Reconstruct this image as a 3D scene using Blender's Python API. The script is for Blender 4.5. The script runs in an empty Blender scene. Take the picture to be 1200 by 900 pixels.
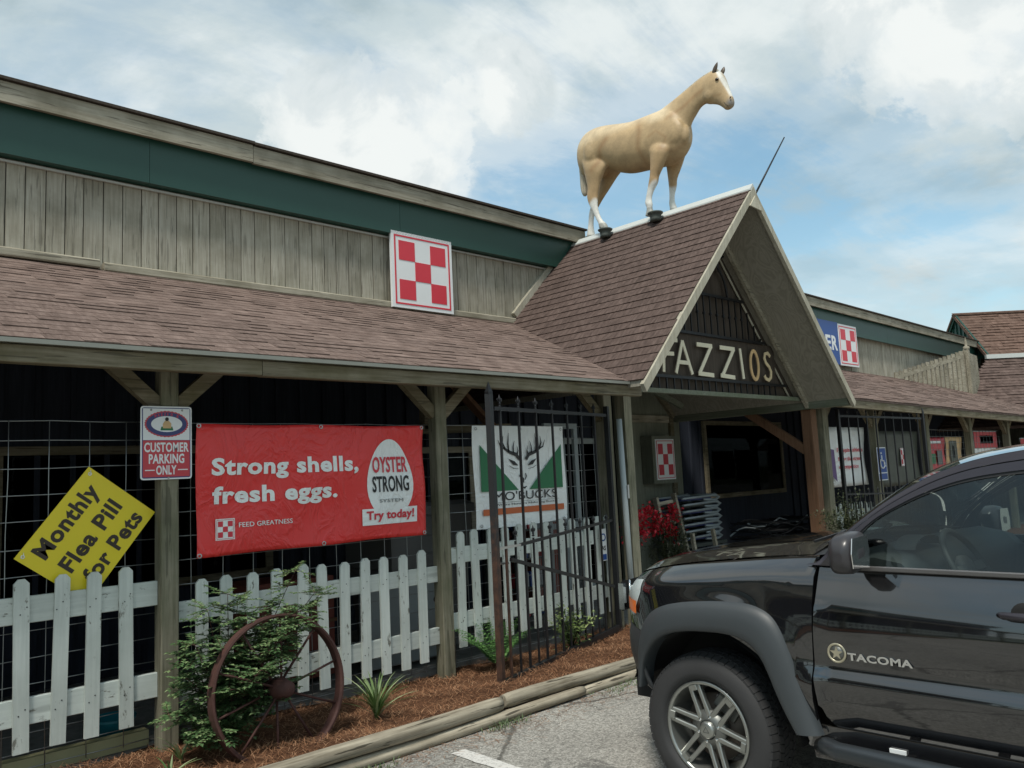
import bpy, bmesh, math, random
import numpy as np
from mathutils import Vector, Matrix
random.seed(7)
SC = bpy.context.scene
COL = SC.collection
rad = math.radians

# ------------------------------------------------------------------ camera
# measured from two vanishing points of the photograph (1200x900)
_vx = np.array((1609., 510.)) - (600, 450)
_vz = np.array((194., -8000.)) - (600, 450)
FOC = math.sqrt(-_vx @ _vz)
_ex = np.array([_vx[0], _vx[1], FOC]); _ex /= np.linalg.norm(_ex)
_ez = np.array([_vz[0], _vz[1], FOC]); _ez /= np.linalg.norm(_ez)
_ey = np.cross(_ez, _ex)
ROT = np.stack([_ex, _ey, _ez], 1)
CAM = np.array([0., 0., 1.75])
cd = bpy.data.cameras.new('camera'); cam = bpy.data.objects.new('camera', cd); COL.objects.link(cam)
cd.sensor_width = 36; cd.lens = FOC / 1200 * 36; cd.clip_end = 2000; cd.clip_start = 0.05
r_, u_, f_ = ROT[0], -ROT[1], ROT[2]
cam.matrix_world = Matrix(((r_[0], u_[0], -f_[0], 0), (r_[1], u_[1], -f_[1], 0), (r_[2], u_[2], -f_[2], 1.75), (0, 0, 0, 1)))
SC.camera = cam

def at(px, py, axis, val):
    """the point of the plane axis=val that the photograph shows at a pixel"""
    d = ROT.T @ np.array([px - 600, py - 450, FOC]); i = 'xyz'.index(axis)
    return Vector(CAM + d * (val - CAM[i]) / d[i])

# ------------------------------------------------------------------ light
SUN_EL, SUN_AZ = rad(62), rad(-118)     # azimuth from +Y, clockwise positive
world = bpy.data.worlds.new('World'); SC.world = world; world.use_nodes = True
def build_world():
    nt = world.node_tree; N = nt.nodes; L = nt.links; N.clear()
    out = N.new('ShaderNodeOutputWorld'); bg = N.new('ShaderNodeBackground'); bg.inputs[1].default_value = 0.10
    sky = N.new('ShaderNodeTexSky'); sky.sky_type = 'NISHITA'; sky.sun_disc = False
    sky.sun_elevation = SUN_EL; sky.sun_rotation = SUN_AZ; sky.dust_density = 1.4; sky.air_density = 1.0
    tc = N.new('ShaderNodeTexCoord'); sep = N.new('ShaderNodeSeparateXYZ'); L.new(tc.outputs['Generated'], sep.inputs[0])
    def math_(op, a, b=None, clamp=False):
        m = N.new('ShaderNodeMath'); m.operation = op; m.use_clamp = clamp
        for i, v in enumerate((a, b)):
            if v is None: continue
            if isinstance(v, (int, float)): m.inputs[i].default_value = v
            else: L.new(v, m.inputs[i])
        return m.outputs[0]
    z = math_('ADD', math_('MAXIMUM', sep.outputs[2], 0.0), 0.16)
    cx = math_('DIVIDE', sep.outputs[0], z); cy = math_('DIVIDE', sep.outputs[1], z)
    cmb = N.new('ShaderNodeCombineXYZ'); L.new(cx, cmb.inputs[0]); L.new(cy, cmb.inputs[1])
    def noise(scale, detail, rough, vec, dist=0.0, off=(0, 0, 0), sc=(1, 1, 1)):
        mp = N.new('ShaderNodeMapping'); mp.inputs['Location'].default_value = off; mp.inputs['Scale'].default_value = sc
        L.new(vec, mp.inputs[0]); n = N.new('ShaderNodeTexNoise'); n.inputs['Scale'].default_value = scale
        n.inputs['Detail'].default_value = detail; n.inputs['Roughness'].default_value = rough; n.inputs['Distortion'].default_value = dist
        L.new(mp.outputs[0], n.inputs['Vector']); return n.outputs[0]
    def ramp(v, stops):
        r = N.new('ShaderNodeValToRGB'); r.color_ramp.interpolation = 'EASE'
        e = r.color_ramp.elements
        while len(e) < len(stops): e.new(0.5)
        for i, (p, c) in enumerate(stops): e[i].position = p; e[i].color = (*c, 1) if isinstance(c, tuple) else (c, c, c, 1)
        L.new(v, r.inputs[0]); return r.outputs[0]
    def mix(f, a, b):
        m = N.new('ShaderNodeMix'); m.data_type = 'RGBA'
        if isinstance(f, (int, float)): m.inputs[0].default_value = f
        else: L.new(f, m.inputs[0])
        for i, v in ((6, a), (7, b)):
            if isinstance(v, tuple): m.inputs[i].default_value = (*v, 1)
            else: L.new(v, m.inputs[i])
        return m.outputs[2]
    big = noise(0.85, 9, 0.60, cmb.outputs[0], 0.3, off=(3.1, 1.7, 0))
    streak = noise(1.5, 8, 0.65, cmb.outputs[0], 0.6, off=(0.3, 5.2, 0), sc=(0.55, 1.5, 1))
    cover = ramp(math_('ADD', math_('MULTIPLY', big, 0.62), math_('MULTIPLY', streak, 0.38)), [(0.39, 0.20), (0.48, 0.62), (0.57, 1.0)])
    shade = ramp(noise(1.3, 9, 0.58, cmb.outputs[0], 0.2, off=(7.7, 2.2, 0)), [(0.38, (2.5, 3.1, 3.3)), (0.49, (3.4, 3.95, 4.1)), (0.60, (4.6, 4.95, 4.95))])
    puffs = [(450, 175, .12), (585, 112, .070), (525, 125, .085), (370, 165, .10), (1100, 40, .12), (1200, 0, .16), (1020, 0, .07)]
    # blue of the clear sky, milkier towards the horizon
    hz = ramp(sep.outputs[2], [(0.0, 1.0), (0.35, 0.0)])
    skyc = N.new('ShaderNodeMixRGB'); skyc.blend_type = 'MULTIPLY'; skyc.inputs[0].default_value = 1; skyc.inputs[2].default_value = (0.86, 1.13, 1.04, 1)
    L.new(sky.outputs[0], skyc.inputs[1])
    c = mix(cover, skyc.outputs[0], shade)
    fld = None
    for px, py, r in puffs:
        d = ROT.T @ np.array([px - 600, py - 450, FOC]); d = d / np.linalg.norm(d)
        vd = N.new('ShaderNodeVectorMath'); vd.operation = 'DISTANCE'; L.new(tc.outputs['Generated'], vd.inputs[0]); vd.inputs[1].default_value = tuple(d)
        k = math_('MAXIMUM', math_('SUBTRACT', 1.0, math_('DIVIDE', vd.outputs['Value'], r)), 0.0)
        fld = k if fld is None else math_('MAXIMUM', fld, k)
    n3 = noise(5.5, 10, 0.62, tc.outputs['Generated'], 0.2, off=(4, 2, 7)); n4 = noise(9.0, 9, 0.6, tc.outputs['Generated'], 0.3, off=(1, 6, 2))
    dens = math_('ADD', fld, math_('MULTIPLY', math_('SUBTRACT', n3, 0.5), 3.4))
    cmask = ramp(dens, [(0.18, 0.0), (0.34, 0.62), (0.75, 1.0)])
    ccol = ramp(math_('ADD', math_('MULTIPLY', fld, 0.20), math_('MULTIPLY', n4, 0.8)), [(0.36, (3.6, 4.05, 4.15)), (0.46, (4.3, 4.65, 4.7)), (0.56, (5.2, 5.4, 5.3))])
    c = mix(math_('MULTIPLY', cmask, math_('MINIMUM', math_('MULTIPLY', fld, 8.0), 0.95)), c, ccol)
    hzf = math_('MULTIPLY', hz, 0.55)
    c = mix(hzf, c, (3.6, 4.2, 4.4))
    L.new(c, bg.inputs[0]); L.new(bg.outputs[0], out.inputs[0])
build_world()
sd = bpy.data.lights.new('sun', 'SUN'); sd.energy = 2.1; sd.angle = rad(10); sd.color = (1, 0.95, 0.86)
sun = bpy.data.objects.new('sun', sd); COL.objects.link(sun)
_sv = Vector((math.sin(SUN_AZ) * math.cos(SUN_EL), math.cos(SUN_AZ) * math.cos(SUN_EL), math.sin(SUN_EL)))
sun.rotation_euler = _sv.to_track_quat('Z', 'Y').to_euler()
SC.view_settings.view_transform = 'Standard'; SC.view_settings.look = 'None'
SC.view_settings.exposure = 0.80; SC.view_settings.gamma = 1.0
SC.render.engine = 'CYCLES'
SC.cycles.max_bounces = 8; SC.cycles.transparent_max_bounces = 16
SC.render.resolution_x = 1024; SC.render.resolution_y = 768

# ------------------------------------------------------------------ object helpers
W = {}
def tag(o, label=None, cat=None, group=None, kind=None):
    if label: o['label'] = label
    if cat: o['category'] = cat
    if group: o['group'] = group
    if kind: o['kind'] = kind
    return o
def put(o, parent=None, mw=None):
    mw = mw or Matrix()
    COL.objects.link(o)
    if parent is not None:
        o.parent = parent; o.matrix_parent_inverse = W[parent.name].inverted()
    o.matrix_basis = mw; W[o.name] = mw.copy(); return o
def empty(name, loc, label, cat, group=None):
    o = bpy.data.objects.new(name, None); o.empty_display_size = 0.1
    put(o, None, Matrix.Translation(loc)); return tag(o, label, cat, group)

class MB:
    def __init__(s): s.v = []; s.f = []; s.sm = []
    def add(s, vs, fs, smooth=False):
        n = len(s.v); s.v += [tuple(v) for v in vs]; s.f += [tuple(i + n for i in f) for f in fs]; s.sm += [smooth] * len(fs); return s
    def box(s, x0, x1, y0, y1, z0, z1):
        x0, x1 = sorted((x0, x1)); y0, y1 = sorted((y0, y1)); z0, z1 = sorted((z0, z1))
        return s.add([(x0, y0, z0), (x1, y0, z0), (x1, y1, z0), (x0, y1, z0), (x0, y0, z1), (x1, y0, z1), (x1, y1, z1), (x0, y1, z1)],
                     [(3, 2, 1, 0), (4, 5, 6, 7), (0, 1, 5, 4), (1, 2, 6, 5), (2, 3, 7, 6), (3, 0, 4, 7)])
    def cbox(s, c, ax, sx, sy, sz, ch=0.0):
        """oriented box, half sizes sx sy sz along ax=(a,b,c); ch chamfers the edges parallel to a"""
        a, b, cc = [Vector(v) for v in ax]; c = Vector(c)
        if ch <= 0: prof = [(-sy, -sz), (sy, -sz), (sy, sz), (-sy, sz)]
        else: prof = [(-sy + ch, -sz), (sy - ch, -sz), (sy, -sz + ch), (sy, sz - ch), (sy - ch, sz), (-sy + ch, sz), (-sy, sz - ch), (-sy, -sz + ch)]
        n = len(prof); vs = [c + a * e * sx + b * p + cc * q for e in (-1, 1) for p, q in prof]
        fs = [tuple(range(n))[::-1], tuple(range(n, 2 * n))] + [(i, (i + 1) % n, n + (i + 1) % n, n + i) for i in range(n)]
        return s.add(vs, fs)
    def bar(s, p, q, w, d, up=(0, 0, 1), ch=0.0):
        """bar from p to q, width w across, depth d along the up-ish direction"""
        p = Vector(p); q = Vector(q); a = (q - p); L = a.length; a.normalize(); up = Vector(up)
        b = up.cross(a)
        if b.length < 1e-4: b = Vector((1, 0, 0))
        b.normalize(); c = a.cross(b); return s.cbox((p + q) / 2, (a, b, c), L / 2, w / 2, d / 2, ch)
    def tube(s, pts, r, n=8, caps=True, smooth=True):
        pts = [Vector(p) for p in pts]; rs = r if isinstance(r, (list, tuple)) else [r] * len(pts)
        vs = []; prev = None
        for i, p in enumerate(pts):
            t = (pts[min(i + 1, len(pts) - 1)] - pts[max(i - 1, 0)]).normalized()
            if prev is None: prev = t.orthogonal().normalized()
            b = (prev - t * prev.dot(t)).normalized(); prev = b; c = t.cross(b)
            vs += [p + (b * math.cos(2 * math.pi * k / n) + c * math.sin(2 * math.pi * k / n)) * rs[i] for k in range(n)]
        fs = [(i * n + k, i * n + (k + 1) % n, (i + 1) * n + (k + 1) % n, (i + 1) * n + k) for i in range(len(pts) - 1) for k in range(n)]
        s.add(vs, fs, smooth)
        if caps:
            m = len(s.v) - len(vs)
            s.f += [tuple(m + k for k in range(n))[::-1], tuple(m + (len(pts) - 1) * n + k for k in range(n))]; s.sm += [False, False]
        return s
    def rings(s, R, smooth=True, caps=True, closed=False):
        """loft: list of equal-length closed rings of points"""
        n = len(R[0]); m = len(R); vs = [p for r in R for p in r]
        fs = [(i * n + k, i * n + (k + 1) % n, ((i + 1) % m) * n + (k + 1) % n, ((i + 1) % m) * n + k) for i in range(m if closed else m - 1) for k in range(n)]
        base = len(s.v); s.add(vs, fs, smooth)
        if caps and not closed:
            s.f += [tuple(base + k for k in range(n))[::-1], tuple(base + (m - 1) * n + k for k in range(n))]; s.sm += [False, False]
        return s
    def grid(s, P, smooth=True):
        """P[i][j] points, open grid"""
        m = len(P); n = len(P[0])
        return s.add([p for r in P for p in r], [(i * n + j, i * n + j + 1, (i + 1) * n + j + 1, (i + 1) * n + j) for i in range(m - 1) for j in range(n - 1)], smooth)
    def lathe(s, prof, c, ax, n=32, smooth=True, closed=False):
        """profile (radius, along) turned about axis ax through c"""
        a = Vector(ax).normalized(); b = a.orthogonal().normalized(); cc = a.cross(b); c = Vector(c)
        R = [[c + a * h + (b * math.cos(2 * math.pi * k / n) + cc * math.sin(2 * math.pi * k / n)) * r for k in range(n)] for r, h in prof]
        return s.rings(R, smooth, caps=False, closed=closed)
    def prism(s, poly, o, u, v, n, t):
        """polygon in (u,v) at origin o, extruded by t along n"""
        o = Vector(o); u = Vector(u); v = Vector(v); n = Vector(n); k = len(poly)
        vs = [o + u * a + v * b for a, b in poly] + [o + u * a + v * b + n * t for a, b in poly]
        return s.add(vs, [tuple(range(k))[::-1], tuple(range(k, 2 * k))] + [(i, (i + 1) % k, k + (i + 1) % k, k + i) for i in range(k)])
    def mesh(s, name, mat):
        me = bpy.data.meshes.new(name); me.from_pydata(s.v, [], s.f)
        me.polygons.foreach_set('use_smooth', s.sm); me.update()
        bm = bmesh.new(); bm.from_mesh(me); bmesh.ops.recalc_face_normals(bm, faces=bm.faces); bm.to_mesh(me); bm.free()
        if mat: me.materials.append(mat)
        return me
    def build(s, name, mat, parent=None, label=None, cat=None, group=None, kind=None):
        o = bpy.data.objects.new(name, s.mesh(name, mat)); put(o, parent); return tag(o, label, cat, group, kind)
def inst(name, me, mw, parent=None):
    o = bpy.data.objects.new(name, me); return put(o, parent, mw)
def frame_m(o, a, b, c):
    return Matrix(((a[0], b[0], c[0], o[0]), (a[1], b[1], c[1], o[1]), (a[2], b[2], c[2], o[2]), (0, 0, 0, 1)))

# ------------------------------------------------------------------ materials
M = {}
class NT:
    def __init__(s, name):
        s.m = bpy.data.materials.new(name); s.m.use_nodes = True; s.t = s.m.node_tree; s.N = s.t.nodes; s.L = s.t.links
        s.b = s.N['Principled BSDF']; s.tc = s.N.new('ShaderNodeTexCoord'); M[name] = s.m
    def link(s, v, inp):
        if isinstance(v, (int, float)): inp.default_value = v
        elif isinstance(v, tuple): inp.default_value = (*v, 1) if len(v) == 3 and inp.type == 'RGBA' else v
        else: s.L.new(v, inp)
    def vec(s, scale=(1, 1, 1), rnd=True, coord='Object'):
        mp = s.N.new('ShaderNodeMapping'); mp.inputs['Scale'].default_value = scale
        v = s.tc.outputs[coord]
        if rnd:
            oi = s.N.new('ShaderNodeObjectInfo'); a = s.N.new('ShaderNodeVectorMath'); a.operation = 'SCALE'
            a.inputs[0].default_value = (37.0, 17.0, 53.0); s.L.new(oi.outputs['Random'], a.inputs['Scale'])
            ad = s.N.new('ShaderNodeVectorMath'); s.L.new(v, ad.inputs[0]); s.L.new(a.outputs[0], ad.inputs[1]); v = ad.outputs[0]
        s.L.new(v, mp.inputs[0]); return mp.outputs[0]
    def noise(s, vec, scale, detail=5, rough=0.55, dist=0.0):
        n = s.N.new('ShaderNodeTexNoise'); s.L.new(vec, n.inputs['Vector']); n.inputs['Scale'].default_value = scale
        n.inputs['Detail'].default_value = detail; n.inputs['Roughness'].default_value = rough; n.inputs['Distortion'].default_value = dist; return n.outputs[0]
    def voro(s, vec, scale, feature='F1'):
        n = s.N.new('ShaderNodeTexVoronoi'); n.feature = feature; s.L.new(vec, n.inputs['Vector']); n.inputs['Scale'].default_value = scale; return n.outputs['Distance']
    def ramp(s, v, stops):
        r = s.N.new('ShaderNodeValToRGB'); e = r.color_ramp.elements
        while len(e) < len(stops): e.new(0.5)
        for i, (p, c) in enumerate(stops): e[i].position = p; e[i].color = (*c, 1) if isinstance(c, tuple) else (c, c, c, 1)
        s.L.new(v, r.inputs[0]); return r.outputs[0]
    def mix(s, f, a, b, mode='MIX'):
        m = s.N.new('ShaderNodeMix'); m.data_type = 'RGBA'; m.blend_type = mode
        s.link(f, m.inputs[0]); s.link(a, m.inputs[6]); s.link(b, m.inputs[7]); return m.outputs[2]
    def math(s, op, a, b=0.0):
        m = s.N.new('ShaderNodeMath'); m.operation = op; s.link(a, m.inputs[0]); s.link(b, m.inputs[1]); return m.outputs[0]
    def rnd(s, lo, hi, island=False):
        """a random brightness for each object (and each loose piece of a joined mesh)"""
        oi = s.N.new('ShaderNodeObjectInfo'); v = oi.outputs['Random']
        if island:
            g = s.N.new('ShaderNodeNewGeometry'); v = s.math('FRACT', s.math('ADD', v, g.outputs['Random Per Island']))
        mr = s.N.new('ShaderNodeMapRange'); s.L.new(v, mr.inputs[0]); mr.inputs[3].default_value = lo; mr.inputs[4].default_value = hi; return mr.outputs[0]
    def scale_col(s, c, f):
        m = s.N.new('ShaderNodeVectorMath'); m.operation = 'SCALE'; s.link(c, m.inputs[0]) if not isinstance(c, tuple) else setattr(m.inputs[0], 'default_value', c)
        s.link(f, m.inputs['Scale']); return m.outputs[0]
    def bump(s, h, strength=0.3, dist=0.01):
        b = s.N.new('ShaderNodeBump'); b.inputs['Strength'].default_value = strength; b.inputs['Distance'].default_value = dist
        s.L.new(h, b.inputs['Height']); s.L.new(b.outputs[0], s.b.inputs['Normal'])
    def out(s, col, rough=0.7, metal=0.0, spec=0.5):
        s.link(col, s.b.inputs['Base Color']); s.link(rough, s.b.inputs['Roughness']); s.b.inputs['Metallic'].default_value = metal
        s.b.inputs['Specular IOR Level'].default_value = spec; return s.m

def wood(name, c1, c2, grain='z', rough=0.85, knots=True, lo=0.85, hi=1.12, stain=(0.5, 0.5, 0.42), stain_amt=0.35, fine=1.0, chips=None, cracks=0.0):
    n = NT(name); k = {'x': (1.2, 26, 26), 'y': (26, 1.2, 26), 'z': (26, 26, 1.2)}[grain]
    g = n.noise(n.vec(k), 1.6 * fine, 8, 0.62, 0.4)
    col = n.ramp(g, [(0.28, c1), (0.50, tuple((a + b) / 2 for a, b in zip(c1, c2))), (0.72, c2)])
    st = n.ramp(n.noise(n.vec((1, 1, 1)), 2.3, 5, 0.6), [(0.42, 0.0), (0.68, 1.0)])
    col = n.mix(n.math('MULTIPLY', st, stain_amt), col, tuple(a * b for a, b in zip(c1, stain)))
    h = g
    if knots:
        kk = {'x': (0.9, 5, 5), 'y': (5, 0.9, 5), 'z': (5, 5, 0.9)}[grain]
        kn = n.ramp(n.voro(n.vec(kk), 1.1), [(0.0, 1.0), (0.09, 0.9), (0.15, 0.0)])
        col = n.mix(n.math('MULTIPLY', kn, 0.45), col, tuple(a * 0.45 for a in c1))
    if cracks:
        kc = {'x': (0.9, 16, 16), 'y': (16, 0.9, 16), 'z': (16, 16, 0.9)}[grain]
        ck = n.ramp(n.noise(n.vec(kc), 2.4, 3, 0.5, 0.3), [(0.36, 1.0), (0.395, 0.0)])
        col = n.mix(n.math('MULTIPLY', ck, cracks), col, tuple(a * 0.30 for a in c1)); h = n.math('SUBTRACT', g, n.math('MULTIPLY', ck, 1.5))
    if chips:
        ch = n.ramp(n.noise(n.vec({'x': (3, 9, 9), 'y': (9, 3, 9), 'z': (9, 9, 3)}[grain]), 2.2, 9, 0.7), [(0.605, 0.0), (0.645, 1.0)])
        col = n.mix(ch, col, chips); h = n.math('SUBTRACT', g, ch)
    col = n.scale_col(col, n.rnd(lo, hi))
    n.bump(h, 0.35, 0.004); return n.out(col, rough, 0, 0.25)

wood('plank_wood', (0.275, 0.250, 0.195), (0.46, 0.43, 0.355), 'z', lo=0.90, hi=1.10, stain_amt=0.45, cracks=0.45)
wood('trim_wood', (0.22, 0.195, 0.145), (0.40, 0.37, 0.295), 'x', stain_amt=0.5, cracks=0.6)
wood('beam_wood', (0.115, 0.095, 0.060), (0.28, 0.245, 0.175), 'x', stain=(0.85, 0.88, 0.62), stain_amt=0.7, cracks=0.5)
wood('beam_wood_y', (0.11, 0.12, 0.09), (0.20, 0.21, 0.165), 'y', stain=(0.8, 0.95, 0.7), stain_amt=0.6)
wood('post_wood', (0.13, 0.125, 0.085), (0.285, 0.26, 0.195), 'z', stain=(0.68, 0.78, 0.62), stain_amt=0.6, cracks=0.5)
wood('cedar_wood', (0.13, 0.068, 0.038), (0.215, 0.120, 0.072), 'z', stain_amt=0.3)
wood('rake_wood', (0.34, 0.31, 0.24), (0.52, 0.49, 0.40), 'z', stain_amt=0.35, fine=0.7)
wood('plywood', (0.105, 0.096, 0.075), (0.20, 0.185, 0.145), 'y', knots=True, stain_amt=0.5, fine=0.5)
wood('brown_board', (0.042, 0.032, 0.025), (0.085, 0.068, 0.054), 'z', knots=False, stain_amt=0.2)
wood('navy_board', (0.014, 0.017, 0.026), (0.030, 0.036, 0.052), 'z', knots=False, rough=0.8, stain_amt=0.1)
wood('panel_board', (0.13, 0.14, 0.105), (0.22, 0.225, 0.18), 'z', knots=False, stain_amt=0.4)
wood('picket_paint', (0.50, 0.54, 0.50), (0.64, 0.68, 0.63), 'z', knots=False, rough=0.6, lo=0.93, hi=1.04, stain=(0.6, 0.62, 0.6), stain_amt=0.35, chips=(0.20, 0.20, 0.17))
wood('rail_paint', (0.50, 0.54, 0.50), (0.64, 0.68, 0.63), 'x', knots=True, rough=0.6, stain=(0.6, 0.62, 0.6), stain_amt=0.35, chips=(0.20, 0.20, 0.17))
wood('log_wood', (0.17, 0.145, 0.105), (0.50, 0.45, 0.35), 'x', stain=(0.55, 0.5, 0.42), stain_amt=0.45, cracks=0.9)

def ply():
    n = NT('plywood_soffit'); v = n.vec((1, 2.2, 1), False)
    w = n.noise(v, 1.1, 3, 0.5, 1.2); r = n.math('FRACT', n.math('MULTIPLY', w, 14.0)); r = n.math('ABSOLUTE', n.math('SUBTRACT', r, 0.5))
    f = n.noise(n.vec((20, 20, 20), False), 2, 5, 0.7)
    c = n.ramp(n.math('ADD', n.math('MULTIPLY', r, 0.9), n.math('MULTIPLY', f, 0.5)), [(0.10, (0.20, 0.185, 0.15)), (0.45, (0.255, 0.238, 0.195)), (0.80, (0.30, 0.282, 0.235))])
    n.out(c, 0.85, 0, 0.2)
ply()
def shingle(name, c1, c2, c3, lo=0.90, hi=1.08):
    n = NT(name); v = n.vec((1, 1, 1))
    gr = n.noise(n.vec((1, 1, 1)), 260, 3, 0.7)
    pt = n.noise(v, 7, 4, 0.6)
    big = n.noise(n.vec((1, 1, 1), rnd=False, coord='Object'), 0.9, 4, 0.6)
    col = n.ramp(n.math('ADD', n.math('MULTIPLY', gr, 0.5), n.math('MULTIPLY', pt, 0.5)), [(0.36, c1), (0.5, c2), (0.64, c3)])
    col = n.scale_col(col, n.rnd(lo, hi, True))
    blot = n.noise(n.vec((1, 1, 1), rnd=False), 2.6, 6, 0.7)
    col = n.scale_col(col, n.math('ADD', n.math('ADD', n.math('MULTIPLY', big, 0.5), n.math('MULTIPLY', blot, 0.55)), 0.47))
    n.bump(gr, 0.4, 0.003); return n.out(col, 0.95, 0, 0.15)
shingle('shingle_pink', (0.096, 0.066, 0.055), (0.158, 0.113, 0.096), (0.235, 0.175, 0.151))
shingle('shingle_brown', (0.050, 0.036, 0.031), (0.095, 0.067, 0.058), (0.150, 0.110, 0.096))
shingle('shingle_rust', (0.075, 0.046, 0.036), (0.128, 0.082, 0.064), (0.185, 0.125, 0.10))

def plain(name, col, rough=0.5, metal=0.0, var=0.12, scale=6, bump=0.0, spec=0.5, lo=1.0, hi=1.0):
    n = NT(name); g = n.noise(n.vec((1, 1, 1)), scale, 5, 0.6)
    c = n.scale_col(col, n.math('ADD', n.math('MULTIPLY', g, 2 * var), 1 - var))
    if lo != hi: c = n.scale_col(c, n.rnd(lo, hi))
    if bump: n.bump(n.noise(n.vec((1, 1, 1)), scale * 8, 4, 0.6), bump, 0.003)
    return n.out(c, rough, metal, spec)
plain('green_metal', (0.013, 0.058, 0.043), 0.42, 0.0, 0.12, 2.0)
plain('drip_metal', (0.23, 0.235, 0.205), 0.5, 0.2, 0.1)
plain('ridge_white', (0.50, 0.52, 0.50), 0.4, 0.0, 0.10, 5)
plain('sign_white', (0.74, 0.76, 0.76), 0.45, 0, 0.04)
plain('sign_red', (0.60, 0.035, 0.055), 0.4, 0, 0.06)
plain('sign_red_dull', (0.50, 0.045, 0.06), 0.35, 0, 0.05)
plain('sign_navy', (0.035, 0.045, 0.16), 0.35, 0, 0.05)
plain('sign_blue', (0.012, 0.065, 0.27), 0.4, 0, 0.05)
plain('sign_green', (0.012, 0.15, 0.055), 0.5, 0, 0.06)
plain('sign_orange', (0.50, 0.115, 0.03), 0.5, 0, 0.06)
plain('sign_yellow', (0.72, 0.58, 0.020), 0.35, 0, 0.04)
plain('ink_black', (0.012, 0.012, 0.013), 0.5, 0, 0.05)
plain('ink_brown', (0.030, 0.020, 0.012), 0.5, 0, 0.05)
plain('ink_grey', (0.25, 0.26, 0.26), 0.5, 0, 0.05)
plain('letter_cream', (0.72, 0.66, 0.50), 0.6, 0, 0.12, 14)
plain('letter_gold', (0.68, 0.55, 0.34), 0.6, 0, 0.3, 7)
plain('letter_tan', (0.60, 0.40, 0.20), 0.6, 0, 0.35, 5)
plain('purple_print', (0.14, 0.08, 0.20), 0.6, 0, 0.1)
plain('olive_banner', (0.075, 0.082, 0.065), 0.6, 0, 0.5, 3)
def vinyl(name, col):
    n = NT(name); v = n.vec((1.4, 1, 1.0), False); g = n.noise(v, 2.4, 4, 0.55, 1.6); w = n.ramp(g, [(0.40, 0.0), (0.50, 1.0), (0.60, 0.1)])
    f = n.noise(n.vec((1, 1, 1), False), 5, 5, 0.6)
    n.bump(n.math('ADD', w, n.math('MULTIPLY', f, 0.6)), 0.55, 0.012); n.out(n.scale_col(col, n.math('ADD', n.math('MULTIPLY', f, 0.16), 0.92)), 0.36)
vinyl('vinyl_red', (0.68, 0.036, 0.034)); vinyl('vinyl_white', (0.80, 0.82, 0.80))
plain('iron_black', (0.018, 0.019, 0.021), 0.45, 0.5, 0.3, 20, 0.2)
plain('iron_red_brown', (0.075, 0.032, 0.026), 0.75, 0.2, 0.4, 18, 0.5)
plain('wire_zinc', (0.33, 0.35, 0.35), 0.4, 0.8, 0.2, 30)
plain('bolt_zinc', (0.45, 0.45, 0.45), 0.35, 0.9, 0.1)
plain('tote_grey', (0.13, 0.13, 0.125), 0.6, 0, 0.08)
plain('teal_plastic', (0.01, 0.16, 0.20), 0.4, 0, 0.05)
plain('brick_red_paint', (0.17, 0.045, 0.03), 0.7, 0, 0.2)
plain('sill_yellow', (0.30, 0.29, 0.16), 0.7, 0, 0.15)
plain('pipe_white', (0.33, 0.37, 0.37), 0.5, 0, 0.08)
plain('rail_grey', (0.32, 0.36, 0.37), 0.5, 0.2, 0.1)
plain('cast_dark', (0.075, 0.085, 0.075), 0.7, 0.2, 0.25, 12)
plain('reflector_orange', (0.55, 0.11, 0.03), 0.5, 0, 0.1)
plain('cloth_ripple', (0.55, 0.55, 0.53), 0.7, 0, 0.1)

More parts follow.
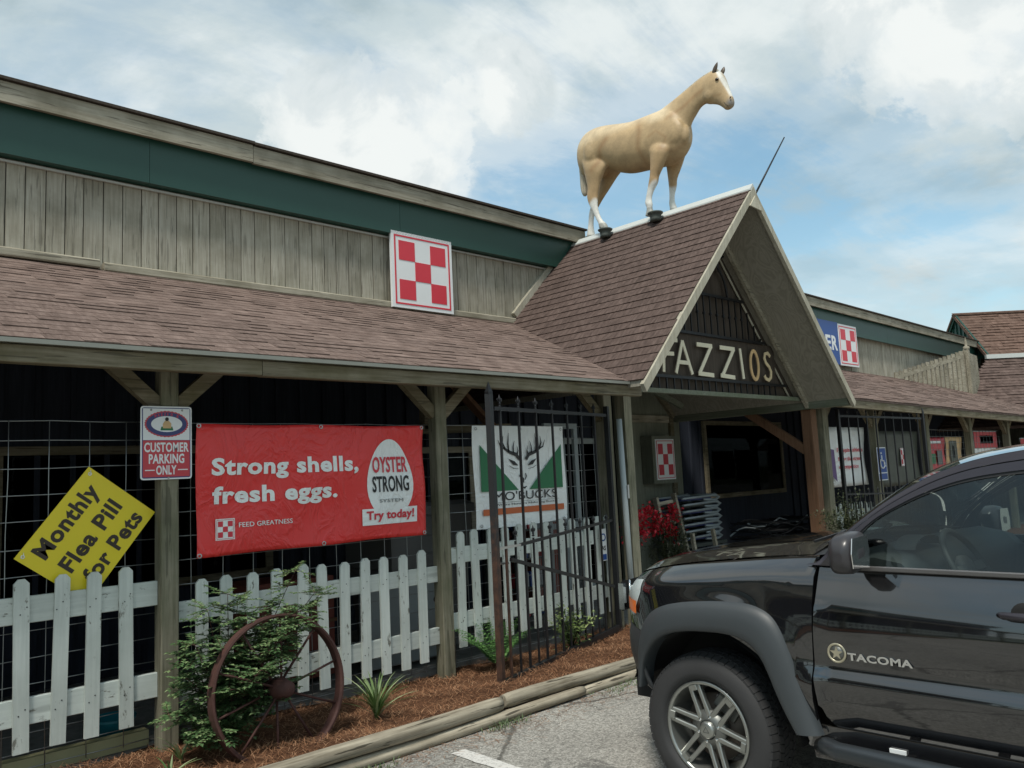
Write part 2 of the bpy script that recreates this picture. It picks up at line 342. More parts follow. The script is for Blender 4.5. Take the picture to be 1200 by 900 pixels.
def ground_mats():
    n = NT('asphalt'); v = n.vec((1, 1, 1), False)
    vo = n.N.new('ShaderNodeTexVoronoi'); n.L.new(v, vo.inputs['Vector']); vo.inputs['Scale'].default_value = 95
    vs = n.N.new('ShaderNodeSeparateColor'); n.L.new(vo.outputs['Color'], vs.inputs[0])
    ag = n.noise(v, 320, 3, 0.75); md = n.noise(v, 26, 6, 0.7); bg = n.noise(v, 0.8, 5, 0.6, 0.5)
    base = n.ramp(n.math('ADD', n.math('MULTIPLY', vs.outputs[0], 0.45), n.math('MULTIPLY', ag, 0.55)), [(0.18, (0.13, 0.124, 0.112)), (0.42, (0.27, 0.26, 0.235)), (0.62, (0.37, 0.357, 0.323)), (0.84, (0.52, 0.505, 0.46))])
    st = n.ramp(n.math('ADD', n.math('MULTIPLY', md, 0.55), n.math('MULTIPLY', bg, 0.45)), [(0.38, 0.72), (0.52, 1.0), (0.62, 1.12)])
    col = n.scale_col(base, st)
    oil = n.ramp(n.noise(v, 3.0, 5, 0.6, 0.6), [(0.61, 0.0), (0.66, 1.0)])
    col = n.mix(n.math('MULTIPLY', oil, 0.55), col, (0.07, 0.068, 0.064))
    cr = n.ramp(n.voro(n.mix(0.12, n.vec((1, 1, 1), False), n.noise(v, 7, 6, 0.75)), 0.45, 'DISTANCE_TO_EDGE'), [(0.0, 1.0), (0.003, 1.0), (0.008, 0.0)])
    col = n.mix(n.math('MULTIPLY', cr, 0.75), col, (0.06, 0.057, 0.05))
    n.bump(n.math('SUBTRACT', ag, cr), 0.7, 0.006); n.out(col, 0.92, 0, 0.2)
    n = NT('mulch_soil'); v = n.vec((1, 1, 1), False)
    g = n.noise(n.vec((6, 6, 6), False), 8, 8, 0.7, 1.0)
    n.bump(g, 0.8, 0.02); n.out(n.ramp(g, [(0.3, (0.038, 0.020, 0.012)), (0.55, (0.12, 0.058, 0.032)), (0.75, (0.21, 0.11, 0.062))]), 0.95, 0, 0.1)
    n = NT('pine_straw')
    c = n.scale_col(n.ramp(n.rnd(0, 1, True), [(0.0, (0.075, 0.036, 0.020)), (0.45, (0.19, 0.088, 0.044)), (0.8, (0.31, 0.160, 0.085)), (1.0, (0.44, 0.27, 0.16))]), 1.0)
    n.out(c, 0.8, 0, 0.2)
    n = NT('concrete'); v = n.vec((1, 1, 1), False); g = n.noise(v, 12, 8, 0.65)
    n.bump(n.noise(v, 90, 4, 0.6), 0.3, 0.003); n.out(n.ramp(g, [(0.3, (0.13, 0.13, 0.12)), (0.7, (0.22, 0.22, 0.205))]), 0.9, 0, 0.2)
    n = NT('field_grass'); v = n.vec((1, 1, 1), False); n.out(n.ramp(n.noise(v, 2, 8, 0.7), [(0.3, (0.03, 0.05, 0.015)), (0.7, (0.08, 0.10, 0.035))]), 0.95)
    n = NT('line_paint'); v = n.vec((1, 1, 1), False)
    w = n.ramp(n.noise(v, 45, 8, 0.75), [(0.50, 0.0), (0.62, 1.0)])
    n.out(n.mix(n.math('MULTIPLY', w, 0.75), (0.56, 0.55, 0.52), (0.22, 0.215, 0.20)), 0.8, 0, 0.2)
ground_mats()

def iron_post():
    n = NT('iron_rust'); v = n.vec((1, 1, 1), False); sp = n.N.new('ShaderNodeSeparateXYZ'); n.L.new(v, sp.inputs[0])
    g = n.noise(v, 14, 6, 0.7); k = n.ramp(n.math('ADD', n.math('MULTIPLY', sp.outputs[2], -0.4), n.math('ADD', n.math('MULTIPLY', g, 0.5), 0.75)), [(0.42, 0.0), (0.60, 1.0)])
    n.bump(g, 0.4, 0.004); n.out(n.mix(k, (0.020, 0.022, 0.024), n.ramp(g, [(0.35, (0.035, 0.022, 0.018)), (0.65, (0.095, 0.048, 0.03))])), 0.6, 0.2)
iron_post()
def leafmat(name, c1, c2, c3, rough=0.5):
    n = NT(name); c = n.ramp(n.rnd(0, 1, True), [(0.0, c1), (0.55, c2), (1.0, c3)])
    n.L.new(c, n.b.inputs['Base Color']); n.b.inputs['Roughness'].default_value = rough
    tr = n.N.new('ShaderNodeBsdfTranslucent'); n.L.new(c, tr.inputs[0]); ms = n.N.new('ShaderNodeMixShader'); ms.inputs[0].default_value = 0.22
    o = n.N['Material Output']; n.L.new(n.b.outputs[0], ms.inputs[1]); n.L.new(tr.outputs[0], ms.inputs[2]); n.L.new(ms.outputs[0], o.inputs[0])
leafmat('shrub_leaf', (0.040, 0.088, 0.030), (0.088, 0.165, 0.060), (0.24, 0.33, 0.15))
leafmat('blade_leaf', (0.06, 0.12, 0.03), (0.14, 0.22, 0.07), (0.34, 0.40, 0.22))
leafmat('fern_leaf', (0.04, 0.12, 0.025), (0.075, 0.18, 0.045), (0.15, 0.28, 0.09))
leafmat('lime_leaf', (0.13, 0.20, 0.05), (0.22, 0.30, 0.10), (0.32, 0.38, 0.16))
leafmat('weed_leaf', (0.05, 0.09, 0.03), (0.09, 0.14, 0.05), (0.15, 0.20, 0.08))
leafmat('dark_leaf', (0.020, 0.032, 0.014), (0.045, 0.06, 0.025), (0.09, 0.10, 0.045))
leafmat('tree_leaf', (0.02, 0.04, 0.015), (0.04, 0.07, 0.025), (0.08, 0.12, 0.04))
leafmat('petal_red', (0.40, 0.010, 0.02), (0.62, 0.018, 0.04), (0.75, 0.07, 0.09))

def car_mats():
    n = NT('car_paint'); v = n.vec((1, 1, 1), False)
    dust = n.ramp(n.noise(v, 3.5, 6, 0.6), [(0.35, 0.0), (0.75, 1.0)])
    g = n.N.new('ShaderNodeNewGeometry'); sp = n.N.new('ShaderNodeSeparateXYZ'); n.L.new(g.outputs['Normal'], sp.inputs[0])
    up = n.math('MULTIPLY', n.math('POWER', n.math('MAXIMUM', sp.outputs[2], 0.0), 3.0), 0.10)
    amt = n.math('ADD', n.math('MULTIPLY', dust, 0.012), up)
    col = n.mix(amt, (0.006, 0.0065, 0.008), (0.35, 0.32, 0.26))
    rg = n.math('ADD', n.math('MULTIPLY', dust, 0.06), 0.06)
    n.out(col, rg, 0, 0.5); n.b.inputs['Coat Weight'].default_value = 1.0; n.b.inputs['Coat Roughness'].default_value = 0.03; n.b.inputs['Coat IOR'].default_value = 1.75
    plain('flare_plastic', (0.036, 0.042, 0.046), 0.50, 0, 0.15, 5, 0.1)
    plain('bumper_plastic', (0.022, 0.024, 0.026), 0.5, 0, 0.15, 5, 0.1)
    plain('mirror_shell', (0.035, 0.033, 0.036), 0.32, 0.0, 0.15, 5)
    plain('seal_rubber', (0.010, 0.010, 0.011), 0.55)
    plain('belt_trim', (0.14, 0.135, 0.135), 0.35, 0.6, 0.1)
    plain('pillar_paint', (0.040, 0.036, 0.044), 0.22, 0.3, 0.1)
    plain('liner_black', (0.008, 0.008, 0.008), 0.9)
    plain('tyre_rubber', (0.026, 0.026, 0.027), 0.75, 0, 0.3, 6, 0.15)
    plain('alloy', (0.33, 0.34, 0.32), 0.33, 0.85, 0.12, 5)
    plain('alloy_dark', (0.16, 0.165, 0.155), 0.45, 0.7, 0.12, 5)
    plain('chrome', (0.75, 0.76, 0.76), 0.12, 1.0, 0.04)
    plain('disc_rust', (0.12, 0.10, 0.085), 0.6, 0.6, 0.3)
    plain('seat_cloth', (0.22, 0.23, 0.21), 0.9, 0, 0.1, 20)
    plain('dash_plastic', (0.045, 0.05, 0.05), 0.6, 0, 0.1)
    plain('badge_tan', (0.45, 0.41, 0.30), 0.35, 0.5, 0.1)
    plain('lamp_amber', (0.75, 0.15, 0.01), 0.2)
    plain('lamp_inner', (0.78, 0.80, 0.79), 0.25, 0.0)
    plain('tube_step', (0.05, 0.058, 0.065), 0.3, 0.5)
    for nm, tint, fac in (('car_glass', (0.54, 0.60, 0.585), 0.0), ('lamp_glass', (0.93, 0.95, 0.95), 0.0), ('shop_glass', (0.25, 0.27, 0.28), 0.0)):
        n = NT(nm); N = n.N; o = N['Material Output']; tr = N.new('ShaderNodeBsdfTransparent'); tr.inputs[0].default_value = (*tint, 1)
        gl = N.new('ShaderNodeBsdfGlossy'); gl.inputs['Roughness'].default_value = 0.02; gl.inputs[0].default_value = (0.9, 0.95, 0.95, 1)
        fr = N.new('ShaderNodeFresnel'); fr.inputs[0].default_value = 1.6; ms = N.new('ShaderNodeMixShader')
        n.L.new(n.math('MINIMUM', n.math('MULTIPLY', fr.outputs[0], 0.03 if nm == 'shop_glass' else (0.5 if nm == 'lamp_glass' else 0.95)), 1.0), ms.inputs[0]); n.L.new(tr.outputs[0], ms.inputs[1]); n.L.new(gl.outputs[0], ms.inputs[2]); n.L.new(ms.outputs[0], o.inputs[0])
car_mats()

# ------------------------------------------------------------------ lettering
def text(name, s, o, u, v, height, width=None, mat=None, parent=None, bold=0.0, depth=0.003, shear=0.0, warp=None, space=1.0):
    """built-in font; the glyph block's lower-left corner at o, running along u with v up; scaled to the given size"""
    cu = bpy.data.curves.new('lettering', 'FONT'); cu.body = s; cu.size = 1; cu.offset = bold; cu.extrude = 0; cu.resolution_u = 3; cu.shear = shear; cu.space_character = space + bold * 2.2
    t = bpy.data.objects.new('tmp_text', cu); COL.objects.link(t)
    dg = bpy.context.evaluated_depsgraph_get(); me = bpy.data.meshes.new_from_object(t.evaluated_get(dg))
    bpy.data.objects.remove(t); bpy.data.curves.remove(cu)
    P = np.array([v_.co[:] for v_ in me.vertices]); lo = P.min(0); hi = P.max(0)
    sy = height / (hi[1] - lo[1]); sx = width / (hi[0] - lo[0]) if width else sy
    o = Vector(o); u = Vector(u).normalized(); v = Vector(v).normalized(); n = u.cross(v).normalized()
    F = [tuple(p.vertices) for p in me.polygons]; mb = MB()
    front = []; back = []
    for p in P:
        a = (p[0] - lo[0]) * sx; b = (p[1] - lo[1]) * sy; q = o + u * a + v * b
        if warp: q = q + warp(q)
        front.append(q + n * depth); back.append(q)
    k = len(P); ed = {}
    for f in F:
        for i in range(len(f)):
            e = (f[i], f[(i + 1) % len(f)]); ed[e] = ed.get(e, 0) + 1
    sides = [(a, b, b + k, a + k) for (a, b) in ed if (b, a) not in ed]
    m2 = bpy.data.meshes.new(name); m2.from_pydata(front + back, [], F + [tuple((i) for i in s_) for s_ in sides]); m2.update()
    bpy.data.meshes.remove(me); m2.materials.append(M[mat])
    ob = bpy.data.objects.new(name, m2); return put(ob, parent)
XA, ZA, YA = Vector((1, 0, 0)), Vector((0, 0, 1)), Vector((0, 1, 0))

# ================================================================== SETTING
MB().add([(-900, -900, -0.03), (900, -900, -0.03), (900, 900, -0.03), (-900, 900, -0.03)], [(0, 1, 2, 3)]).build('ground', M['field_grass'], kind='structure')
MB().add([(-45, -40, 0), (70, -40, 0), (70, 5.2, 0), (-45, 5.2, 0)], [(0, 1, 2, 3)]).build('parking_lot', M['asphalt'], kind='structure')
MB().box(-20.2, 29.5, 6.05, 8.6, -0.02, 0.05).build('porch_floor', M['concrete'], kind='structure')
MB().add([(7.3, 5.1, 0.012), (11.9, 5.1, 0.012), (11.9, 6.06, 0.052), (7.3, 6.06, 0.052)], [(0, 1, 2, 3)]).build('entrance_path', M['concrete'], kind='structure')
def bed_z(x, y):
    t = (y - 4.6) / 1.4
    return 0.075 - 0.055 * max(0, min(1, t)) + 0.018 * math.sin(x * 2.3 + 1) * math.sin(y * 5 + x) + 0.012 * math.sin(x * 7.1 + y * 9)
def make_bed():
    xs = np.arange(-6, 7.31, 0.12); ys = np.linspace(4.56, 6.05, 14)
    MB().grid([[(x, y, bed_z(x, y)) for y in ys] for x in xs]).build('planting_bed', M['mulch_soil'], kind='structure')
    xs = np.arange(12.0, 24, 0.3); MB().grid([[(x, y, bed_z(x, y)) for y in ys] for x in xs]).build('planting_bed', M['mulch_soil'], kind='structure')
    rs = random.Random(3); m = MB()
    for i in range(17000):
        x = rs.uniform(1.0, 7.2) if i < 15500 else rs.uniform(-3, 1); y = rs.uniform(4.55, 5.98); a = rs.uniform(0, math.pi); L = rs.uniform(0.05, 0.13)
        z = bed_z(x, y) + rs.uniform(0.0, 0.028); t = rs.uniform(-0.16, 0.16); w = 0.0013; lift = rs.uniform(0.002, 0.02)
        d = Vector((math.cos(a), math.sin(a), t)); s = Vector((-math.sin(a), math.cos(a), 0)) * w; p = Vector((x, y, z)); mid = p + d * L * .5 + Vector((0, 0, lift)); q = p + d * L
        m.add([p - s, p + s, mid + s, mid - s, q], [(0, 1, 2, 3), (3, 2, 4)])
    m.build('pine_straw', M['pine_straw'], kind='stuff')
make_bed()
def litter():
    rs = random.Random(77); m = MB()
    for i in range(900):
        x = rs.uniform(1.8, 6.8); y = 4.47 - abs(rs.gauss(0, .16)); a = rs.uniform(0, math.pi); L = rs.uniform(.03, .10); d = Vector((math.cos(a), math.sin(a), 0)); q = Vector((-d.y, d.x, 0)) * .0012; p = Vector((x, y, .004 + rs.uniform(0, .004)))
        m.add([p - q, p + q, p + d * L + q, p + d * L - q], [(0, 1, 2, 3)])
    m.build('fallen_needles', M['pine_straw'], kind='stuff'); m = MB()
    for i in range(260):
        x = rs.uniform(1.8, 6.8); y = 4.46 - abs(rs.gauss(0, .35)); r = rs.uniform(.003, .009); p = Vector((x, y, .002))
        m.add([p + Vector((r, 0, 0)), p + Vector((0, r, 0)), p + Vector((-r, 0, 0)), p + Vector((0, -r, 0)), p + Vector((0, 0, r * .9))], [(0, 1, 4), (1, 2, 4), (2, 3, 4), (3, 0, 4)])
    m.build('gravel_grit', M['concrete_chip'], kind='stuff')
plain('concrete_chip', (0.42, 0.40, 0.36), 0.9)
litter()
def stripe():
    # edge wobbles where the paint has worn away
    rs = random.Random(5); L = []; R = []
    for i in range(60):
        y = 4.30 - i * 0.085; L.append((3.42 + rs.uniform(-.006, .006), y, 0.005)); R.append((3.53 + rs.uniform(-.006, .006), y, 0.005))
    MB().grid([L, R], False).build('parking_stripe', M['line_paint'], kind='structure')
stripe()

# ================================================================== STORE BUILDING
GL0, GLX, GLZ = 6.80, 9.46, 5.344         # portico roof: left foot x, ridge x, ridge z
def gz_left(x): return 2.60 + (GLZ - 2.60) / (GLX - GL0) * (x - GL0)
def gz_right(x): return 2.61 + (GLZ - 2.61) / (11.93 - GLX) * (11.93 - x)
YW = 8.45                                 # plane of the upper plank wall
EY, EZ = 5.40, 2.70                       # porch eave
PS = (3.97 - EZ) / (YW - EY)
def pz(y): return EZ + PS * (y - EY)
def droop(x): return -0.013 * max(0, x - 12)
B = empty('store_building', (5, 8.45, 0), 'long farm store of weathered grey planks with green metal fascia and brown shingled porch', 'building')

def shingles(parent, mat, O, a, b, n, La, Lb, keep, expo=0.14, wr=(0.14, 0.34), thick=(0.007, 0.016), limit=300, seed=1, thickp=0.4):
    """courses of laminated tabs; the nearest `limit` become objects sharing a few meshes, the rest one stuff mesh"""
    rs = random.Random(seed); O = Vector(O); a = Vector(a).normalized(); b = Vector(b).normalized(); n = Vector(n).normalized(); tabs = []
    for c in range(int(Lb / expo) + 1):
        t0 = c * expo; s = -rs.uniform(0, 0.3); prev = 0
        while s < La:
            w = rs.uniform(*wr); k = 1 if rs.random() < thickp else 0
            s0, s1 = max(s, 0), min(s + w, La)
            lo, hi = keep(t0 + expo * 0.5); s0 = max(s0, lo); s1 = min(s1, hi)
            if s1 - s0 > 0.03: tabs.append((s0, s1, t0, k))
            s += w
    def corner(s0, s1, t0, k, L=expo * 1.02):
        th = thick[k]; lo = 0.0015
        A = O + a * s0 + b * t0; Bp = O + a * s1 + b * t0; C = O + a * s1 + b * (t0 + L); D = O + a * s0 + b * (t0 + L)
        return [A, Bp, C, D, A + n * th, Bp + n * th, C + n * lo, D + n * lo]
    FC = [(4, 5, 6, 7), (0, 1, 5, 4), (1, 2, 6, 5), (2, 3, 7, 6), (3, 0, 4, 7)]
    cp = Vector(CAM)
    tabs.sort(key=lambda q: ((O + a * (q[0] + q[1]) / 2 + b * q[2]) - cp).length)
    near = tabs[:limit]; far = tabs[limit:]; prot = []
    for k in (0, 1):
        m = MB(); th = thick[k]; e = 0.0015; L = expo * 1.02; m.add([(0, 0, 0), (1, 0, 0), (1, L, 0), (0, L, 0), (0, 0, th), (1, 0, th), (1, L, e), (0, L, e)], FC); prot.append(m.mesh('shingle', mat))
    for s0, s1, t0, k in near:
        mw = frame_m(O + a * (s0 + 0.001) + b * t0, a * (s1 - s0 - 0.002), b, n); inst('shingle', prot[k], mw, parent)
    if far:
        m = MB()
        for s0, s1, t0, k in far: m.add(corner(s0 + .001, s1 - .001, t0, k), FC)
        m.build('shingle_courses', mat, parent, kind='stuff')

# --- upper wall planks
pm = {}
def plank_mesh(h):
    if h not in pm:
        m = MB(); m.cbox((0, 0, h / 2), (ZA, XA, YA), h / 2, 0.093, 0.012, 0.003); pm[h] = m.mesh('plank', M['plank_wood'])
    return pm[h]
def upper_wall():
    rs = random.Random(11); x = -12.0; n = 0
    while x < 29.0:
        w = rs.uniform(0.160, 0.190)
        if not (9.35 < x < 12.2):
            o = inst('plank', plank_mesh(1.36), Matrix.Translation((x + w / 2, YW + rs.uniform(-.003, .004), 3.72 + (droop(x) if x > 12 else 0))) @ Matrix.Diagonal(((w - 0.008) / 0.186, 1, 1, 1)), B); n += 1
        x += w
upper_wall()
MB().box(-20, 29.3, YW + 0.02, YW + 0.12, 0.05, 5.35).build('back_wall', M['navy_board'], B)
def cap(x0, x1, z, nm='cap_board'):
    m = MB(); m.box(x0, x1, 8.20, 8.245, z - 0.205, z - 0.012); m.build(nm, M['trim_wood'], B)
for x0, x1, dz in ((-20, -6, 0.0), (-5.995, 4.05, 0.0), (4.055, 9.62, -0.012)): cap(x0, x1, 5.56 + dz)
def rz_(x): return 5.455 - 0.0115 * (x - 12)
for x0, x1 in ((12.0, 16.2), (16.205, 21.5), (21.505, 28.9)):
    m = MB(); m.bar((x0, 8.2225, rz_(x0) - .1085), (x1, 8.2225, rz_(x1) - .1085), .045, .193); m.build('cap_board', M['trim_wood'], B)
m = MB()
for x0, x1, z in ((-20, 4.06, 5.556), (4.06, 9.64, 5.548)): m.box(x0, x1, 8.165, 8.9, z, z + 0.028)
m.bar((12, 8.53, rz_(12) + .01), (28.95, 8.53, rz_(28.95) + .01), .73, .028)
m.build('roof_edge', M['brown_board'], B)
# green metal fascia, in sheets, with a white drip line under it
for x0, x1 in ((12, 17.6), (17.6, 21.4), (21.4, 28.6)):
    m = MB(); m.bar((x0 + .002, 8.3175, rz_(x0) - .42), (x1 - .002, 8.3175, rz_(x1) - .42), .035, .47); m.build('green_fascia', M['green_metal'], B)
for x0, x1 in ((-20, -13), (-13, -6.2), (-6.2, -1.5), (-1.5, 2.97 + 0.0), (2.97, 6.1), (6.1, 9.45)):
    dz = 0
    m = MB(); m.box(x0 + .002, x1 - .002, 8.30, 8.335, 4.905 + dz, 5.375 + dz); m.box(x0 + .002, x1 - .002, 8.335, 8.43, 4.905 + dz, 4.925 + dz); m.build('green_fascia', M['green_metal'], B)
    m = MB(); m.box(x0, x1, 8.405, 8.432, 4.868 + dz, 4.888 + dz); m.build('drip_line', M['ridge_white'], B)
# ledger board where the porch roof meets the planks
for x0, x1, z in ((-20, -4, 3.965), (-3.99, 2.52, 3.975), (2.56, 8.15, 3.955)):
    m = MB(); m.bar((x0, YW - 0.06, z + 0.03), (x1, YW - 0.06, z + 0.03), 0.085, 0.085, ch=0.012); m.build('ledger_board', M['trim_wood'], B)
# trim that climbs the portico roof
m = MB(); m.bar((8.17, YW - 0.05, gz_left(8.17) + 0.06), (9.12, YW - 0.05, gz_left(9.12) + 0.06), 0.06, 0.10, up=(-.7, 0, .7)); m.build('sloped_trim', M['rake_wood'], B)

# --- porch roofs
PR = MB().add([(-20, EY, EZ - .03), (7.02, EY, EZ - .03), (8.30, YW, 3.94), (-20, YW, 3.94), (-20, EY, EZ - .001), (7.02, EY, EZ - .001), (8.30, YW, 3.969), (-20, YW, 3.969)],
              [(0, 1, 2, 3), (4, 5, 6, 7), (0, 1, 5, 4), (1, 2, 6, 5), (2, 3, 7, 6), (3, 0, 4, 7)]).build('porch_roof', M['shingle_pink'], B)
bs = Vector((0, 1, PS)).normalized(); ns = Vector((0, -PS, 1)).normalized(); LS = (YW - EY) * math.sqrt(1 + PS * PS)
def keep_left(t): y = EY + bs.y * t; return (0, 6.98 + (8.27 - 6.98) * (y - EY) / (YW - EY) + 3.0)
shingles(PR, M['shingle_pink'], (-3.0, EY - 0.012, EZ), XA, bs, ns, 12, LS, keep_left, 0.138, (0.12, 0.34), (0.004, 0.0105), seed=4, thickp=0.36)
PR2 = MB().add([(11.9, EY, EZ - .03), (29.5, EY, EZ - .03 + droop(29.5)), (29.5, YW, 3.94 + droop(29.5)), (11.9, YW, 3.94), (11.9, EY, EZ), (29.5, EY, EZ + droop(29.5)), (29.5, YW, 3.969 + droop(29.5)), (11.9, YW, 3.969)],
               [(0, 1, 2, 3), (4, 5, 6, 7), (0, 1, 5, 4), (1, 2, 6, 5), (2, 3, 7, 6), (3, 0, 4, 7)]).build('porch_roof', M['shingle_pink'], B)
shingles(PR2, M['shingle_pink'], (11.9, EY - 0.012, EZ + .002), (1, 0, -0.013), bs, ns, 17.4, LS, lambda t: (0, 99), 0.138, (0.2, 0.5), (0.004, 0.012), limit=0, seed=5, thickp=0.4)
# metal drip edge, fascia timber, header on the posts
m = MB(); m.box(-20, 7.16, EY - 0.03, EY + 0.01, EZ - 0.034, EZ - 0.006); m.build('drip_edge', M['drip_metal'], B)
for x0, x1, dz in ((-20, -2.2, 0), (-2.195, 2.72, 0.0), (2.725, 7.13, -0.003)):
    m = MB(); m.cbox(((x0 + x1) / 2, EY + 0.055, EZ - 0.092 + dz), (XA, YA, ZA), (x1 - x0) / 2, 0.045, 0.055, 0.006); m.build('fascia_timber', M['beam_wood'], B)
m = MB(); m.bar((12.0, EY + 0.055, EZ - 0.09), (29.5, EY + 0.055, EZ - 0.09 + droop(29.5)), 0.09, 0.115); m.build('fascia_timber', M['beam_wood'], B)
m = MB(); m.cbox((-6.4, 5.91, 2.745), (XA, YA, ZA), 13.6, 0.055, 0.075, 0.006); m.build('header_beam', M['beam_wood'], B)
m = MB(); m.bar((11.98, 5.91, 2.745), (29.5, 5.91, 2.745 + droop(29.5)), 0.11, 0.15); m.build('header_beam', M['beam_wood'], B)
m = MB()
for x in np.arange(-19.5, 29, 0.61):
    if 7.0 < x < 12.2: continue
    m.bar((x, EY + 0.12, pz(EY + .12) - 0.10 + droop(x)), (x, YW, pz(YW) - 0.10 + droop(x)), 0.04, 0.10)
m.build('roof_rafters', M['beam_wood_y'], B, kind='stuff')

def post(x, z0=0.0, z1=2.668, w=0.125, mat='post_wood', y=5.91, braces=(-1, 1), reach=0.36):
    m = MB(); m.cbox((x, y, (z0 + z1) / 2), (ZA, XA, YA), (z1 - z0) / 2, w / 2, w / 2, 0.008); p = m.build('post', M[mat], B)
    for s in braces:
        b = MB(); b.bar((x + s * (reach + .07), y, z1 + 0.03), (x + s * 0.045, y, z1 - reach + 0.04), 0.075, 0.10, up=(0, 0, 1)); b.build('brace', M['beam_wood'], p)
    return p
for i, x in enumerate((2.237, 4.69)): post(x)
for x in (-0.2, -2.65, -5.1, -7.55, -10.0, -12.5, -15): post(x)
post(7.06, braces=(-1,), w=0.14)
for x in (14.2, 16.55, 19.0, 21.6, 24.1, 26.6): post(x, z1=2.668 + droop(x), w=0.14)
post(12.30, w=0.17, braces=(1,), reach=0.3)

# --- portico
RTH = 0.07
def roof_slab(zf, x0, x1, y0, y1, nm, mat):
    z0, z1 = zf(x0), zf(x1); d = RTH
    return MB().add([(x0, y0, z0 - d), (x1, y0, z1 - d), (x1, y1, z1 - d), (x0, y1, z0 - d), (x0, y0, z0), (x1, y0, z1), (x1, y1, z1), (x0, y1, z0)],
                    [(0, 1, 2, 3), (4, 5, 6, 7), (0, 1, 5, 4), (1, 2, 6, 5), (2, 3, 7, 6), (3, 0, 4, 7)]).build(nm, mat, B)
GR = roof_slab(gz_left, GL0 + 0.10, GLX, 5.22, 8.62, 'portico_roof', M['plywood_soffit'])
GR2 = roof_slab(gz_right, 11.92, GLX, 5.22, 8.62, 'portico_roof', M['plywood_soffit'])
sl = (GLZ - 2.60) / (GLX - GL0); bl = Vector((1, 0, sl)).normalized(); nl = Vector((-sl, 0, 1)).normalized(); LL = (GLX - GL0) * math.sqrt(1 + sl * sl)
shingles(GR, M['shingle_brown'], (GL0 + .09, 8.62, gz_left(GL0 + .09) + .003), (0, -1, 0), bl, nl, 3.43, LL - 0.17, lambda t: (0, 9), 0.142, (0.26, 0.34), (0.011, 0.014), seed=9)
sr = (GLZ - 2.61) / (11.93 - GLX); br = Vector((-1, 0, sr)).normalized(); nr = Vector((sr, 0, 1)).normalized(); LR = (11.93 - GLX) * math.sqrt(1 + sr * sr)
shingles(GR2, M['shingle_brown'], (11.93 + 0.02, 5.19, 2.60 + .003), (0, 1, 0), br, nr, 3.43, LR - 0.03, lambda t: (0, 9), 0.142, (0.3, 0.5), (0.010, 0.022), limit=0, seed=10)
# ridge cap: light metal strip bent over the ridge
m = MB(); w = 0.075
m.add([(GLX - w, 5.17, GLZ - w * sl + .035), (GLX, 5.17, GLZ + .04), (GLX + w, 5.17, GLZ - w * sr + .035), (GLX - w, 8.40, GLZ - w * sl + .035), (GLX, 8.40, GLZ + .04), (GLX + w, 8.40, GLZ - w * sr + .035),
       (GLX - w, 5.17, GLZ - w * sl + .015), (GLX + w, 5.17, GLZ - w * sr + .015), (GLX - w, 8.40, GLZ - w * sl + .015), (GLX + w, 8.40, GLZ - w * sr + .015)],
      [(0, 1, 4, 3), (1, 2, 5, 4), (0, 3, 8, 6), (2, 7, 9, 5), (0, 6, 7, 2, 1), (3, 4, 5, 9, 8)]); m.build('ridge_cap', M['ridge_white'], GR)
# rake boards at the front and the truss rafters in the wall plane behind them
def rake(y0, y1, depth, inset, mat, nm, lo_l=GL0, hi_r=11.93, top=True):
    for zf, xf in ((gz_left, lo_l), (gz_right, hi_r)):
        s = -1 if xf < GLX else 1; x1 = GLX
        poly = [(xf, zf(xf) - inset), (x1, GLZ - inset), (x1, GLZ - inset - depth), (xf - s * 0.0, zf(xf) - inset - depth)]
        if xf < GLX: poly[3] = (xf + 0.05, zf(xf + .05) - inset - depth)
        else: poly[3] = (xf - 0.05, zf(xf - .05) - inset - depth)
        MB().prism(poly if xf < GLX else poly[::-1], (0, y1, 0), XA, ZA, (0, -1, 0), y1 - y0).build(nm, M[mat], B)
rake(5.165, 5.215, 0.135, 0.005, 'rake_wood', 'rake_board', GL0 + .05)
rake(5.845, 5.895, 0.105, RTH + 0.002, 'trim_wood', 'truss_rafter', 6.95, 11.86)
m = MB(); m.prism([(GLX - 0.15, GLZ - 0.29), (GLX + 0.15, GLZ - 0.31), (GLX, GLZ - 0.13)], (0, 5.162, 0), XA, ZA, (0, -1, 0), 0.018); m.build('gusset', M['rake_wood'], B)
# gable infill of dark boards
GW = MB().prism([(7.05, 2.74), (11.78, 2.74), (GLX, GLZ - 0.10)], (0, 6.03, 0), XA, ZA, (0, 1, 0), 0.02).build('gable_wall', M['brown_board'], B)
m = MB(); m.box(6.98, 11.83, 5.93, 6.0, 2.682, 2.738); m.build('bottom_trim', M['beam_wood_y'], B)
m = MB(); m.bar((GLX + .08, 6.0, GLZ - 0.33), (11.55, 6.0, gz_right(11.55) - 0.31), 0.012, 0.03, up=(.7, 0, .7)); m.build('light_strip', M['rake_wood'], B)
